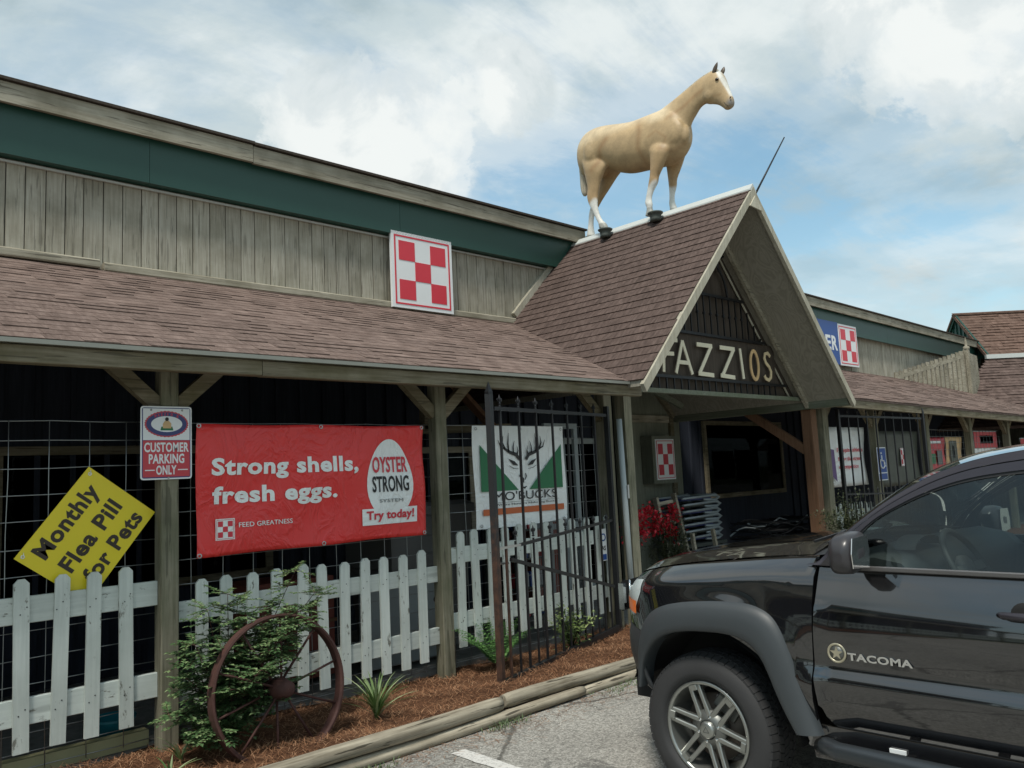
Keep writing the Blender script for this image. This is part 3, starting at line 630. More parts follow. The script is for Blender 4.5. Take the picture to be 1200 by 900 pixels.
# iron grille in the gable
m = MB()
for z in (2.90, 3.50, 4.06):
    xl = GL0 + (z - 2.60 + .30) / sl; xr = 11.93 - (z - 2.61 + .30) / sr
    m = MB(); m.box(xl, xr, 5.945, 5.975, z - .018, z + .018); m.build('grille_rail', M['iron_black'], GW)
x = 7.75
while x < 11.2:
    zt = min(4.06, gz_left(x) - 0.35, gz_right(x) - 0.35)
    if zt > 3.55:
        m = MB(); m.box(x - .008, x + .008, 5.955, 5.971, 3.515, zt); m.lathe([(0.001, -.03), (.022, -.015), (.022, .015), (.001, .03)], (x, 5.963, 3.80), ZA, 8) if zt > 3.95 else None
        m.build('grille_bar', M['iron_black'], GW)
    m = MB(); m.box(x - .008, x + .008, 5.955, 5.971, 2.742, 2.883)
    if x > 7.3: m.build('grille_bar', M['iron_black'], GW)
    x += 0.158
m = MB(); m.tube([(9.42 + .52 * math.cos(a), 5.96, 4.06 + .55 * math.sin(a)) for a in np.linspace(0, math.pi, 22)], 0.017, 6); m.build('grille_arch', M['iron_black'], GW)
m = MB(); m.tube([(9.42 + .35, 5.96, 4.42), (9.75, 5.96, 4.60), (9.92, 5.96, 4.66)], 0.014, 6); m.build('grille_scroll', M['iron_black'], GW)
# side beam of the portico, cedar post with brace, wall panel
m = MB(); m.cbox((11.88, 6.84, 2.640), (YA, XA, ZA), 1.60, 0.06, 0.085, 0.006); m.build('side_beam', M['beam_wood_y'], B)
m = MB(); m.bar((10.35, 8.0, 3.2), (11.2, 7.7, 2.75), 0.06, 0.09); m.build('joist', M['beam_wood_y'], B)
pp = MB(); pp.cbox((11.96, 5.93, 1.28), (ZA, XA, YA), 1.27, 0.085, 0.085, 0.008); pp = pp.build('post', M['cedar_wood'], B, 'orange brown cedar post')
m = MB(); m.bar((11.93, 5.99, 1.93), (11.93, 6.95, 2.60), 0.09, 0.13); m.build('brace', M['cedar_wood'], pp)
m = MB(); m.box(10.30, 12.0, 8.34, 8.42, 0.05, 4.6); m.build('wall_panel', M['panel_board'], B)
for x in (10.36, 11.72): m = MB(); m.box(x - .05, x + .05, 8.29, 8.338, 0.05, 2.62 if x > 11 else 4.0); m.build('panel_stile', M['beam_wood'], B)
m = MB(); m.box(10.42, 11.66, 8.30, 8.338, 2.54, 2.66); m.build('panel_rail', M['trim_wood'], B)
m = MB(); m.box(10.42, 11.66, 8.30, 8.338, 1.0, 1.1); m.build('panel_rail', M['trim_wood'], B)
m = MB(); m.bar((10.9, 8.30, 3.48), (11.80, 8.30, 2.66), 0.06, 0.12, up=(.7, 0, .7)); m.build('panel_brace', M['beam_wood'], B)
# window frame on the dark back wall to the right, with ledge
def window(x0, x1, z0, z1, y=YW, fm='beam_wood', glass=True):
    w = MB()
    w.box(x0 - .08, x0, y - .04, y + .015, z0 - .08, z1 + .08); w.box(x1, x1 + .08, y - .04, y + .015, z0 - .08, z1 + .08)
    w.box(x0, x1, y - .04, y + .015, z1, z1 + .08); w.box(x0, x1, y - .06, y + .015, z0 - .08, z0); f = w.build('window', M[fm], B)
    g = MB(); g.box(x0, x1, y - .012, y - .006, z0, z1); g.build('pane', M['shop_glass'], f); return f
window(12.95, 15.65, 1.25, 2.52)
window(1.75, 4.25, 0.9, 2.15)
window(8.05, 8.75, 0.5, 2.2, fm='pipe_white'); window(9.1, 9.9, 0.1, 2.2, fm='pipe_white')
window(5.4, 7.2, 0.9, 2.1, fm='trim_wood')
for i, x in enumerate(np.arange(0.5, 10.2, 0.30)):
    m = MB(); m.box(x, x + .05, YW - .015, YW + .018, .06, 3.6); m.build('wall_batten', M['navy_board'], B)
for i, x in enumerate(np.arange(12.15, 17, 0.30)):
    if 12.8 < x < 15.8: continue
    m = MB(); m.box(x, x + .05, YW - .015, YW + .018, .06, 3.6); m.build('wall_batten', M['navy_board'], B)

# roof-top picket parapet at the far right end
def parapet():
    p0 = Vector((22.0, 8.40, 0)); p1 = Vector((25.0, 7.62, 0)); N_ = 17
    for i in range(N_):
        t = i / (N_ - 1); p = p0.lerp(p1, t); zt = 3.98 + 0.70 * t; zb = pz(p.y) + droop(p.x) + 0.01
        if zt - zb < .06: continue
        m = MB(); d = (p1 - p0).normalized(); m.cbox((p.x, p.y, (zt + zb) / 2), (ZA, d, Vector((-d.y, d.x, 0))), (zt - zb) / 2, 0.066 if i < N_ - 2 else 0.09, 0.012); m.build('parapet_picket', M['trim_wood'], B)
    m = MB(); m.bar(p0 + ZA * 3.84, p1 + ZA * 4.52, 0.03, 0.10); m.build('parapet_rail', M['trim_wood'], B)
    m = MB(); q0 = Vector((25.04, 7.6, 0)); q1 = Vector((26.3, 7.75, 0))
    for i in range(5):
        p = q0.lerp(q1, i / 4); zb = pz(p.y) + droop(p.x)
        m = MB(); d = (q1 - q0).normalized(); m.cbox((p.x, p.y, (4.62 + zb) / 2), (ZA, d, Vector((-d.y, d.x, 0))), (4.62 - zb) / 2, 0.15, 0.012); m.build('parapet_board', M['trim_wood'], B)
    m = MB(); m.cbox((25.0, 7.58, 3.95), (ZA, XA, YA), 0.75, 0.06, 0.06); m.lathe([(.085, 0), (.09, .05), (.03, .10), (.05, .16), (.001, .34)], (25.0, 7.58, 4.70), ZA, 8); m.build('parapet_post', M['trim_wood'], B)
parapet()

# --- corner building beyond, turned 45 degrees
def corner_building():
    C = empty('corner_building', (30, 10, 0), 'far brown shingled building with a green gable end beyond the store roof', 'building')
    u = Vector((.72, -.69, 0)); v = Vector((-.69, -.72, 0)); P = Vector((28.9, 9.05, 0))
    zr, zf = 6.30, 4.72
    def pt(a, b, z): return P + u * a + v * b + ZA * z
    L = 14
    def slab(a0, a1, b0, z0, b1, z1, a2=None):
        nn = Vector((v.x * (z0 - z1), v.y * (z0 - z1), (b1 - b0))).normalized() * 0.06; a2 = a1 if a2 is None else a2
        q = [pt(a0, b0, z0), pt(a1, b0, z0), pt(a2, b1, z1), pt(a0, b1, z1)]
        return MB().add(q + [p - nn for p in q], [(0, 1, 2, 3), (7, 6, 5, 4), (0, 1, 5, 4), (1, 2, 6, 5), (2, 3, 7, 6), (3, 0, 4, 7)])
    R1 = slab(0, L, 0, zr, 1.62, zf).build('roof', M['shingle_rust'], C)
    slab(0, L, 0, zr, -1.62, zf).build('roof', M['shingle_rust'], C)
    q = [pt(0, 1.62, zf - .10), pt(L, 1.62, zf - .10), pt(L, 4.4, 2.45), pt(-3.2, 4.4, 2.45)]
    R2 = MB().add(q + [p - ZA * .06 for p in q], [(0, 1, 2, 3), (7, 6, 5, 4), (0, 1, 5, 4), (1, 2, 6, 5), (2, 3, 7, 6), (3, 0, 4, 7)]).build('lower_roof', M['shingle_brown'], C)
    dz = zr - zf; s1 = math.hypot(1.62, dz)
    shingles(R1, M['shingle_rust'], pt(0, 1.64, zf + .004), u, (-v * 1.62 + ZA * dz), (v * dz + ZA * 1.62), L, s1, lambda t: (0, 99), 0.15, (0.3, 0.6), (0.012, 0.03), limit=0, seed=21)
    d2 = zf - .10 - 2.45; s2 = math.hypot(2.78, d2)
    shingles(R2, M['shingle_brown'], pt(-3.2, 4.42, 2.45 + .004), u, (-v * 2.78 + ZA * d2), (v * d2 + ZA * 2.78), L + 3.2, s2, lambda t: (3.2 * t / s2 , 99), 0.15, (0.3, 0.6), (0.012, 0.03), limit=0, seed=22)
    MB().bar(pt(-.05, 1.66, zf - 0.02), pt(L, 1.66, zf - 0.02), 0.10, 0.13).build('roof_flashing', M['ridge_white'], C)
    MB().bar(pt(0, 0, zr + .03), pt(L, 0, zr + .03), 0.16, 0.05).build('ridge_cap', M['shingle_rust'], C)
    MB().prism([(-1.60, zf), (1.60, zf), (0, zr - .06)], pt(.12, 0, 0), v, ZA, u, 0.05).build('gable_end', M['green_metal'], C)
    for b in np.arange(-1.4, 1.5, .22):
        h = zr - .10 - abs(b) * dz / 1.62
        if h > zf + .05: MB().cbox(pt(.10, b, (zf + h) / 2), (ZA, v, u), (h - zf) / 2, 0.02, 0.02).build('gable_batten', M['green_metal'], C)
    for s in (-1, 1): MB().bar(pt(.06, 0, zr - .02), pt(.06, s * 1.62, zf - .02), 0.05, 0.13, up=(0, 0, 1)).build('rake_board', M['green_metal'], C)
    m = MB(); m.prism([(0.2, -1.5), (L, -1.5), (L, 4.0), (0.2, 4.0)], pt(0, 0, 0.0), u, v, -ZA, 0); m = MB()
    q = [pt(0.3, -1.4, 0), pt(L, -1.4, 0), pt(L, 3.9, 0), pt(0.3, 3.9, 0)]
    q2 = [pt(0.3, -1.4, 4.6), pt(L, -1.4, 4.6), pt(L, 3.9, 2.6), pt(0.3, 3.9, 2.6)]
    m.add(q + q2, [(0, 1, 5, 4), (1, 2, 6, 5), (2, 3, 7, 6), (3, 0, 4, 7)]); m.build('wall', M['plank_wood'], C)
corner_building()

# ================================================================== SIGNS
def store_sign():
    S = empty('store_sign', (9.6, 5.93, 2.93), 'store name in cream wooden capitals with two tan letters on the portico gable', 'sign')
    y = 5.93; h = 0.425; z0 = 2.945
    MB().box(7.95, 11.15, 5.985, 6.003, 2.92, 3.48).build('sign_board', M['brown_board'], S)
    def strokes(segs, w, mat):
        m = MB()
        for i, (a, b) in enumerate(segs):
            m.bar((a[0], y + i * .0012, z0 + a[1] * h), (b[0], y + i * .0012, z0 + b[1] * h), w, 0.012, up=(0, 1, 0))
        m.build('letter', M[mat], S)
    def outline(pts, w, mat, closed=False):
        m = MB(); n = len(pts); L_ = []; R_ = []
        P = [Vector((p[0], 0, z0 + p[1] * h)) for p in pts]
        for i, p in enumerate(P):
            a = P[(i - 1) % n] if closed or i else p; b = P[(i + 1) % n] if closed or i < n - 1 else p
            t = (b - a).normalized(); q = Vector((-t.z, 0, t.x)) * w / 2; L_.append(p + q); R_.append(p - q)
        R = [[(l.x, y - .006, l.z), (r.x, y - .006, r.z), (r.x, y + .006, r.z), (l.x, y + .006, l.z)] for l, r in zip(L_, R_)]
        m.rings(R, smooth=False, caps=not closed, closed=closed); m.build('letter', M[mat], S)
    strokes([((8.29, 0), (8.33, 1)), ((8.32, .96), (8.62, .99)), ((8.31, .55), (8.53, .57))], 0.05, 'letter_cream')
    strokes([((8.55, 0), (8.73, 1.0)), ((8.73, 1.0), (8.91, 0)), ((8.61, .34), (8.84, .34))], 0.05, 'letter_cream')
    strokes([((9.05, .95), (9.41, .95)), ((9.39, .95), (9.07, .05)), ((9.05, .05), (9.41, .03))], 0.055, 'letter_cream')
    strokes([((9.60, .95), (9.97, .95)), ((9.95, .95), (9.62, .05)), ((9.58, .05), (9.93, .02))], 0.055, 'letter_cream')
    strokes([((10.11, 1.0), (10.155, 0))], 0.05, 'letter_cream')
    c = (10.475, .5); outline([(c[0] + .105 * math.cos(a) , .5 + .48 * math.sin(a)) for a in np.linspace(0, 2 * math.pi, 25)[:-1]], 0.05, 'letter_tan', True)
    outline([(10.93, .86), (10.87, .97), (10.79, .93), (10.765, .78), (10.80, .62), (10.88, .50), (10.925, .34), (10.91, .14), (10.84, .03), (10.76, .08), (10.73, .18)], 0.048, 'letter_gold')
store_sign()

def checker(parent, x0, x1, z0, z1, y, red, border=True, by=0.004):
    W_, H_ = x1 - x0, z1 - z0
    if border:
        b = 0.045 * W_; t = 0.022 * W_; m = MB()
        a0, a1, c0, c1 = x0 + b, x1 - b, z0 + b, z1 - b
        m.box(a0, a1, y - by, y, c1 - t, c1); m.box(a0, a1, y - by, y, c0, c0 + t); m.box(a0, a0 + t, y - by, y, c0 + t, c1 - t); m.box(a1 - t, a1, y - by, y, c0 + t, c1 - t)
        m.build('red_border', M[red], parent); g = 0.115
    else: g = 0.0
    px0, px1, pz0, pz1 = x0 + g * W_, x1 - g * W_, z0 + g * H_, z1 - g * H_; w = (px1 - px0) / 3; h = (pz1 - pz0) / 3
    for i in range(3):
        for j in range(3):
            if (i + j) % 2 == 0: m = MB(); m.box(px0 + i * w, px0 + (i + 1) * w, y - by, y, pz0 + j * h, pz0 + (j + 1) * h); m.build('red_square', M[red], parent)
def checker_sign(x0, x1, z0, z1, y, label):
    S = empty('checker_sign', ((x0 + x1) / 2, y, z0), label, 'sign', 'red and white checkerboard signs')
    m = MB(); m.cbox(((x0 + x1) / 2, y + .02, (z0 + z1) / 2), (XA, YA, ZA), (x1 - x0) / 2, 0.02, (z1 - z0) / 2); m.build('sign_panel', M['sign_white'], S)
    checker(S, x0, x1, z0, z1, y, 'sign_red'); return S
checker_sign(5.95, 6.94, 3.95, 4.945, 8.30, 'big red and white checkerboard sign on the plank wall left of the portico')
checker_sign(18.52, 19.50, 3.95, 4.93, 8.28, 'small looking red and white checkerboard sign on the far plank wall beside the blue sign')
S = empty('blue_sign', (17.2, 8.28, 3.95), 'dark blue sign with white letters partly hidden behind the portico roof', 'sign')
MB().box(15.9, 18.515, 8.285, 8.325, 3.96, 4.95).build('sign_panel', M['sign_blue'], S)
text('lettering', 'E', (17.85, 8.284, 4.28), XA, ZA, 0.34, 0.25, 'sign_white', S, 0.03); text('lettering', 'R', (18.15, 8.284, 4.28), XA, ZA, 0.34, 0.28, 'sign_white', S, 0.03)
# lit-box sign in the entrance
S = empty('box_sign', (11.2, 8.2, 1.57), 'checkerboard box sign in a green frame on the entrance wall above the red flowers', 'sign')
MB().box(10.86, 11.50, 8.10, 8.33, 1.52, 2.30).build('sign_box', M['panel_board'], S)
MB().box(10.93, 11.44, 8.085, 8.099, 1.58, 2.245).build('sign_face', M['sign_white'], S)
checker(S, 10.93, 11.44, 1.58, 2.245, 8.084, 'sign_red_dull')

# red vinyl banner
def wave(q):
    x, z = q[0], q[2]
    return Vector((0, 0.010 * math.sin(x * 4.1 + z * 3.0) * (0.4 + 0.6 * math.sin(x * 1.3)) + 0.006 * math.sin((x - 2.4) * 6 + (2.24 - z) * 11)
                   + 0.008 * math.exp(-((x - 3.35) ** 2 + (z - 1.73) ** 2) / .004) * -1 + .006 * math.sin(z * 9 + x * 2), 0))
def oyster_banner():
    y = 5.825; S = empty('vinyl_banner', (3.43, y, 1.28), 'red vinyl banner about strong shells and fresh eggs tied to the wire', 'banner')
    def P(a, b):
        sag = 0.008 * math.sin(a * math.pi * 2) ** 2
        x = 2.412 + (4.452 - 2.412) * a + 0.006 * math.sin(b * 7); z = 1.279 + (2.238 - 1.279) * b - (sag if b > .5 else -sag) * abs(b - .5) * 2; q = Vector((x, y, z)); return q + wave(q)
    MB().grid([[P(i / 60, j / 30) for j in range(31)] for i in range(61)]).build('banner_cloth', M['vinyl_red'], S).modifiers.new('thickness', 'SOLIDIFY').thickness = -0.002
    def t(s, x0, z0, h, w, mat='vinyl_white', bold=.02, **k): return text('lettering', s, (x0, y - .004, z0), XA, ZA, h, w, mat, S, bold, warp=wave, **k)
    # boxes from the photograph
    def tb(s, px0, py0, px1, py1, py0b=None, **k):
        a = at(px0, py0, 'y', y); b = at(px1, py1, 'y', y); t(s, a.x, a.z, b.z - a.z, b.x - a.x, **k)
    t('Strong shells,', 2.520, 1.822, 0.165, 1.245, bold=.036)
    t('fresh eggs.', 2.530, 1.615, 0.165, 1.035, bold=.036)
    t('FEED GREATNESS', 2.725, 1.475, 0.035, 0.440, bold=0)
    # egg
    cx, cz, rw, rh = 4.085, 1.785, 0.232, 0.335
    def egg(k, off):
        m = MB(); R = []
        ring = []
        for i in range(40):
            a = 2 * math.pi * i / 40; zz = math.sin(a); xx = math.cos(a) * (1 - 0.16 * zz) ; ring.append((cx + rw * k * xx, y - off, cz + rh * k * zz + .0))
        vs = [Vector(p) + wave(p) for p in ring] + [Vector((cx, y - off, cz)) + wave((cx, 0, cz))]
        c0 = Vector((cx, y - off, cz)); R = []
        for k_ in (1.0, .85, .7, .5, .3, .1, .002): R.append([c0.lerp(Vector(p), k_) + wave(c0.lerp(Vector(p), k_)) for p in ring])
        m.rings(R, True, caps=False); return m
    egg(1, .004).build('egg_print', M['vinyl_white'], S)
    t('OYSTER', 3.905, 1.835, .135, .36, 'sign_red', bold=.02).location.y -= .004
    t('STRONG', 3.900, 1.672, .135, .37, 'ink_black', bold=.02).location.y -= .004
    t('SYSTEM', 3.965, 1.585, .028, .24, 'ink_grey', bold=0).location.y -= .004
    a = [(3.785, 1.425), (4.372, 1.395), (4.372, 1.535), (3.785, 1.548)]
    m = MB(); ps = []
    m.grid([[Vector((3.795 + .565 * i / 12, y - .006, 1.403 + .135 * j / 3)) + wave((3.795 + .565 * i / 12, 0, 1.403 + .135 * j / 3)) for j in range(4)] for i in range(13)]); m.build('label_print', M['vinyl_white'], S)
    t('Try today!', 3.835, 1.425, .095, .49, 'sign_red', bold=.03).location.y -= .005
    m = MB(); k0 = (2.555, 1.405, .135)
    m.box(2.548, 2.692, y - .012, y - .006, 1.393, 1.545); m.build('logo_ground', M['vinyl_white'], S)
    checker(S, 2.548, 2.692, 1.393, 1.545, y - .0125, 'sign_red', by=.001)
    for px, pz_ in ((2.43, 2.222), (3.43, 2.222), (4.435, 2.222), (2.43, 1.295), (4.435, 1.30), (3.43, 1.295)):
        MB().lathe([(.010, 0), (.018, .003), (.018, 0)], (px, y - .004 + wave((px, 0, pz_)).y, pz_), (0, -1, 0), 12).build('grommet', M['bolt_zinc'], S)
oyster_banner()

# yellow flea-pill sign
def flea_sign():
    Lc = Vector((1.306, 5.955, 1.386)); T = Vector((1.737, 5.955, 1.952)); u = (T - Lc); Wd = u.length; u.normalize(); vdir = Vector((u.z, 0, -u.x)); H = 0.545
    S = empty('yellow_sign', (1.7, 5.95, 1.2), 'tilted yellow sign reading Monthly Flea Pill for Pets on the wire panel', 'sign')
    m = MB(); m.prism([(0, 0), (Wd, 0), (Wd, H), (0, H)], Lc, u, vdir, (0, -1, 0), 0.006); m.build('sign_panel', M['sign_yellow'], S)
    def t(s, a0, b0, h, w): return text('lettering', s, Lc + u * a0 + vdir * (b0) + Vector((0, -.0065, 0)), u, -vdir, h, w, 'ink_brown', S, .034, depth=.002)
    t('Monthly', .085, .195, .145, .54); t('Flea Pill', .10, .345, .112, .52); t('for Pets', .118, .505, .112, .52)
    for a, b in ((.035, .035), (Wd - .035, .035)):
        p = Lc + u * a + vdir * b; MB().lathe([(.006, .007), (.012, .009), (.012, .006)], p, (0, -1, 0), 14).build('grommet', M['sign_white'], S); MB().tube([p + Vector((0, -.012, 0)), p + Vector((.004, -.014, .02)), p + Vector((.002, .03, .045))], .0022, 5).build('tie', M['sign_white'], S)
flea_sign()

# customer parking sign
def parking_sign():
    x0, x1, z0, z1, y = 2.030, 2.385, 1.846, 2.358, 5.835
    S = empty('parking_sign', (2.2, y, z0), 'customer parking only sign in white and red screwed to the porch post', 'sign')
    def rr(a0, a1, b0, b1, r, k=5):
        pts = []
        for cx, cz, s in ((a1 - r, b1 - r, 0), (a0 + r, b1 - r, 1), (a0 + r, b0 + r, 2), (a1 - r, b0 + r, 3)):
            for i in range(k): t = (s + i / (k - 1)) * math.pi / 2; pts.append((cx + r * math.cos(t), cz + r * math.sin(t)))
        return pts
    MB().prism(rr(x0, x1, z0, z1, .02), (0, y, 0), XA, ZA, (0, 1, 0), .004).build('sign_panel', M['sign_white'], S)
    MB().prism(rr(x0 + .010, x1 - .010, z0 + .010, z1 - .010, .014), (0, y - .0006, 0), XA, ZA, (0, -1, 0), .0008).build('blue_border', M['sign_navy'], S)
    MB().prism([(x0 + .016, z0 + .275), (x1 - .016, z0 + .275), (x1 - .016, z1 - .016), (x0 + .016, z1 - .016)], (0, y - .0015, 0), XA, ZA, (0, -1, 0), .0008).build('white_field', M['sign_white'], S)
    MB().prism([(x0 + .016, z0 + .018), (x1 - .016, z0 + .018), (x1 - .016, z0 + .272), (x0 + .016, z0 + .272)], (0, y - .0015, 0), XA, ZA, (0, -1, 0), .0008).build('red_field', M['sign_red_dull'], S)
    cx, cz = (x0 + x1) / 2, z1 - .125
    def ell(rx, rz, off, mat, nm, n=36, jag=0):
        MB().prism([(cx + rx * (1 + jag * (i % 2)) * math.cos(2 * math.pi * i / n), cz + rz * (1 + jag * (i % 2)) * math.sin(2 * math.pi * i / n)) for i in range(n)], (0, y - off, 0), XA, ZA, (0, -1, 0), .0006).build(nm, M[mat], S)
    ell(.148, .090, .003, 'sign_red_dull', 'emblem_edge', 72, .04); ell(.140, .083, .0038, 'sign_navy', 'emblem_ring'); ell(.108, .056, .0046, 'sign_white', 'emblem_field')
    # arched lettering on the ring
    word = "FAZZIO'S"
    for i, ch in enumerate(word):
        a = math.pi / 2 + (len(word) - 1) / 2 * .19 - i * .19; a2 = a
        px, pz_ = cx + .1225 * math.cos(a2) - .008, cz + .0695 * math.sin(a2) - .009
        if ch != "'": text('lettering', ch, (px, y - .005, pz_), XA, ZA, .018, .014 if ch != 'I' else .005, 'sign_red', S, .04, .0006)
    # little figure emblem: green mound, person in vest
    MB().prism([(cx - .045, cz - .045), (cx + .045, cz - .045), (cx + .038, cz - .018), (cx - .038, cz - .018)], (0, y - .0055, 0), XA, ZA, (0, -1, 0), .0005).build('emblem_grass', M['sign_green'], S)
    MB().prism([(cx - .028, cz - .030), (cx + .030, cz - .030), (cx + .030, cz + .005), (cx + .012, cz + .024), (cx - .012, cz + .024), (cx - .028, cz + .002)], (0, y - .0062, 0), XA, ZA, (0, -1, 0), .0005).build('emblem_figure', M['letter_tan'], S)
    MB().prism([(cx + .013 * math.cos(k), cz + .034 + .014 * math.sin(k)) for k in np.linspace(0, 6.28, 12)[:-1]], (0, y - .0068, 0), XA, ZA, (0, -1, 0), .0005).build('emblem_head', M['ink_black'], S)
    def t(s, a, b, h, w): text('lettering', s, (x0 + a, y - .0026, z0 + b), XA, ZA, h, w, 'sign_white', S, .03, .0008)
    t('CUSTOMER', .024, .190, .068, .308); t('PARKING', .055, .110, .068, .245); t('ONLY', .105, .032, .066, .140)
    for a, b in ((.030, .095), (.255, .325)): MB().box(x0 + a, x0 + b, y - .0034, y - .0026, z0 + .062, z0 + .069).build('dash', M['sign_white'], S)
    for a, b in ((.07, .485), (.285, .485), (.19, .012)): MB().lathe([(.001, .006), (.007, .004), (.007, 0)], (x0 + a, y - .003, z0 + b), (0, -1, 0), 10).build('screw', M['bolt_zinc'], S)
parking_sign()

# deer banner
def deer_banner():
    y = 5.96; x0, x1, z0, z1 = 5.155, 6.430, 1.262, 2.256; Wd, H = x1 - x0, z1 - z0
    S = empty('deer_banner', (5.8, y, z0), 'white banner with a black deer face between green triangles behind the iron gate', 'banner')
    def cz(a, b): return Vector((x0 + Wd * a + (.01 * math.sin(b * 6) if a in (0, 1) else 0), y + .006 * math.sin(a * 9 + b * 3), z0 + H * b + .012 * math.sin(a * math.pi) * (b - 1) + (.02 * a * (1 - b))))
    MB().grid([[cz(i / 16, j / 12) for j in range(13)] for i in range(17)]).build('banner_cloth', M['vinyl_white'], S)
    def poly(pts, mat, nm, off=.009): MB().prism([(x0 + Wd * a, z0 + H * b) for a, b in pts], (0, y - off, 0), XA, ZA, (0, -1, 0), .0012).build(nm, M[mat], S)
    poly([(.06, .81), (.45, .355), (.06, .355)], 'sign_green', 'green_triangle'); poly([(.96, .81), (.57, .355), (.96, .355)], 'sign_green', 'green_triangle')
    poly([(.07, .125), (.96, .125), (.96, .185), (.07, .185)], 'sign_orange', 'orange_band')
    text('lettering', "MO'BUCKS", (x0 + .19 * Wd, y - .010, z0 + .258 * H), XA, ZA, .088, .69 * Wd, 'ink_black', S, 0, .001)
    MB().box(x0 + .17 * Wd, x0 + .9 * Wd, y - .010, y - .0092, z0 + .240 * H, z0 + .2435 * H).build('rule_line', M['ink_grey'], S)
    text('lettering', "Where Hunters Make Big Bucks", (x0 + .20 * Wd, y - .010, z0 + .204 * H), XA, ZA, .026, .67 * Wd, 'ink_black', S, 0, .001)
    def stroke(pts, ws, nm):
        P = [Vector((x0 + Wd * a, 0, z0 + H * b)) for a, b in pts]; n = len(P); L_ = []; R_ = []
        for i, p in enumerate(P):
            t = (P[min(i + 1, n - 1)] - P[max(i - 1, 0)]).normalized(); q = Vector((-t.z, 0, t.x)) * ws[i] / 2; L_.append((p + q).xz); R_.append((p - q).xz)
        MB().prism([tuple(a) for a in L_] + [tuple(a) for a in R_[::-1]], (0, y - .011, 0), XA, ZA, (0, -1, 0), .001).build(nm, M['ink_black'], S)
    for s in (-1, 1):
        f = lambda pts: [(.51 + s * a, b) for a, b in pts]
        stroke(f([(.035, .66), (.07, .71), (.14, .735), (.19, .77), (.215, .83), (.205, .90)]), [.035, .038, .032, .026, .018, .003], 'antler')
        stroke(f([(.10, .725), (.10, .79), (.085, .85)]), [.02, .016, .003], 'antler_tine')
        stroke(f([(.15, .74), (.155, .82), (.145, .93)]), [.02, .018, .003], 'antler_tine')
        stroke(f([(.19, .77), (.235, .79), (.26, .86)]), [.018, .014, .003], 'antler_tine')
        stroke(f([(.06, .715), (.05, .75), (.06, .80)]), [.02, .012, .003], 'antler_tine')
        stroke(f([(.055, .60), (.10, .625), (.15, .665)]), [.004, .042, .003], 'deer_eye')
        stroke(f([(.05, .565), (.11, .575), (.15, .60)]), [.003, .006, .003], 'eye_line')
        stroke(f([(.022, .52), (.030, .49), (.012, .45)]), [.01, .016, .004], 'nose_line')
    stroke([(.47, .505), (.505, .455), (.51, .42)], [.03, .03, .004], 'deer_nose'); stroke([(.49, .385), (.515, .372), (.54, .388)], [.006, .022, .006], 'deer_chin')
    for a, b in ((.03, .97), (.5, .97), (.97, .97), (.05, .03), (.96, .03)): MB().lathe([(.008, 0), (.016, .004), (.016, 0)], (x0 + a * Wd, y - .006, z0 + b * H), (0, -1, 0), 10).build('grommet', M['bolt_zinc'], S)
deer_banner()

def flat_banner(name, label, cat, x0, x1, z0, z1, y, mat, marks=(), group=None):
    S = empty(name, ((x0 + x1) / 2, y, z0), label, cat, group)
    MB().grid([[(x0 + (x1 - x0) * i / 14, y + .018 * math.sin(i * 1.7 + j * .6) * (1 if cat == 'banner' else 0), z0 + (z1 - z0) * j / 10) for j in range(11)] for i in range(15)]).build('panel', M[mat], S).modifiers.new('thickness', 'SOLIDIFY').thickness = 0.003
    for mk in marks: mk(S)
    return S
def rect_mark(x0, x1, z0, z1, y, mat, nm='print_patch'):
    return lambda S: MB().box(x0, x1, y - .026, y - .024, z0, z1).build(nm, M[mat], S)
def txt_mark(s, x0, z0, h, w, y, mat, b=.02): return lambda S: text('lettering', s, (x0, y - .028, z0), XA, ZA, h, w, mat, S, b, .001)
flat_banner('equine_banner', 'white banner with a purple ribbon and red lettering behind the right iron gate', 'banner', 12.35, 14.05, 1.33, 2.30, 6.02, 'vinyl_white',
            [lambda S: MB().prism([(12.42, 1.98), (12.85, 1.93), (12.88, 1.42), (12.74, 1.50), (12.48, 1.40)], (0, 5.996, 0), XA, ZA, (0, -1, 0), .002).build('purple_ribbon', M['purple_print'], S),
             txt_mark('For equine athletes', 12.95, 1.87, .09, .95, 6.02, 'sign_red'), txt_mark('facing the stress', 12.97, 1.73, .085, .85, 6.02, 'sign_red'), txt_mark('of competition', 12.98, 1.60, .085, .72, 6.02, 'sign_red'),
             lambda S: checker(S, 13.02, 13.16, 1.37, 1.52, 5.99, 'sign_red_dull')])
flat_banner('olive_banner', 'dark olive banner with a horse photo behind the blue accessible parking sign', 'banner', 14.55, 16.42, 1.25, 2.24, 6.02, 'olive_banner',
            [rect_mark(15.52, 15.74, 1.60, 1.93, 6.02, 'sign_white'), lambda S: checker(S, 15.52, 15.74, 1.60, 1.93, 5.993, 'sign_red_dull')])
flat_banner('red_banner', 'red poster banner with product pictures on the far porch wire', 'banner', 16.9, 17.85, 1.45, 2.12, 6.02, 'sign_red_dull',
            [rect_mark(17.0, 17.6, 2.0, 2.05, 6.02, 'sign_white'), rect_mark(17.0, 17.25, 1.60, 1.80, 6.02, 'sign_green'), rect_mark(17.35, 17.62, 1.58, 1.86, 6.02, 'tote_grey')])
flat_banner('food_banner', 'tan and green picture banner next to the far red banner', 'banner', 17.9, 18.85, 1.40, 2.13, 6.02, 'letter_tan', [rect_mark(18.1, 18.5, 1.6, 2.05, 6.02, 'olive_banner'), rect_mark(18.22, 18.34, 1.7, 1.95, 6.02, 'sign_white')])
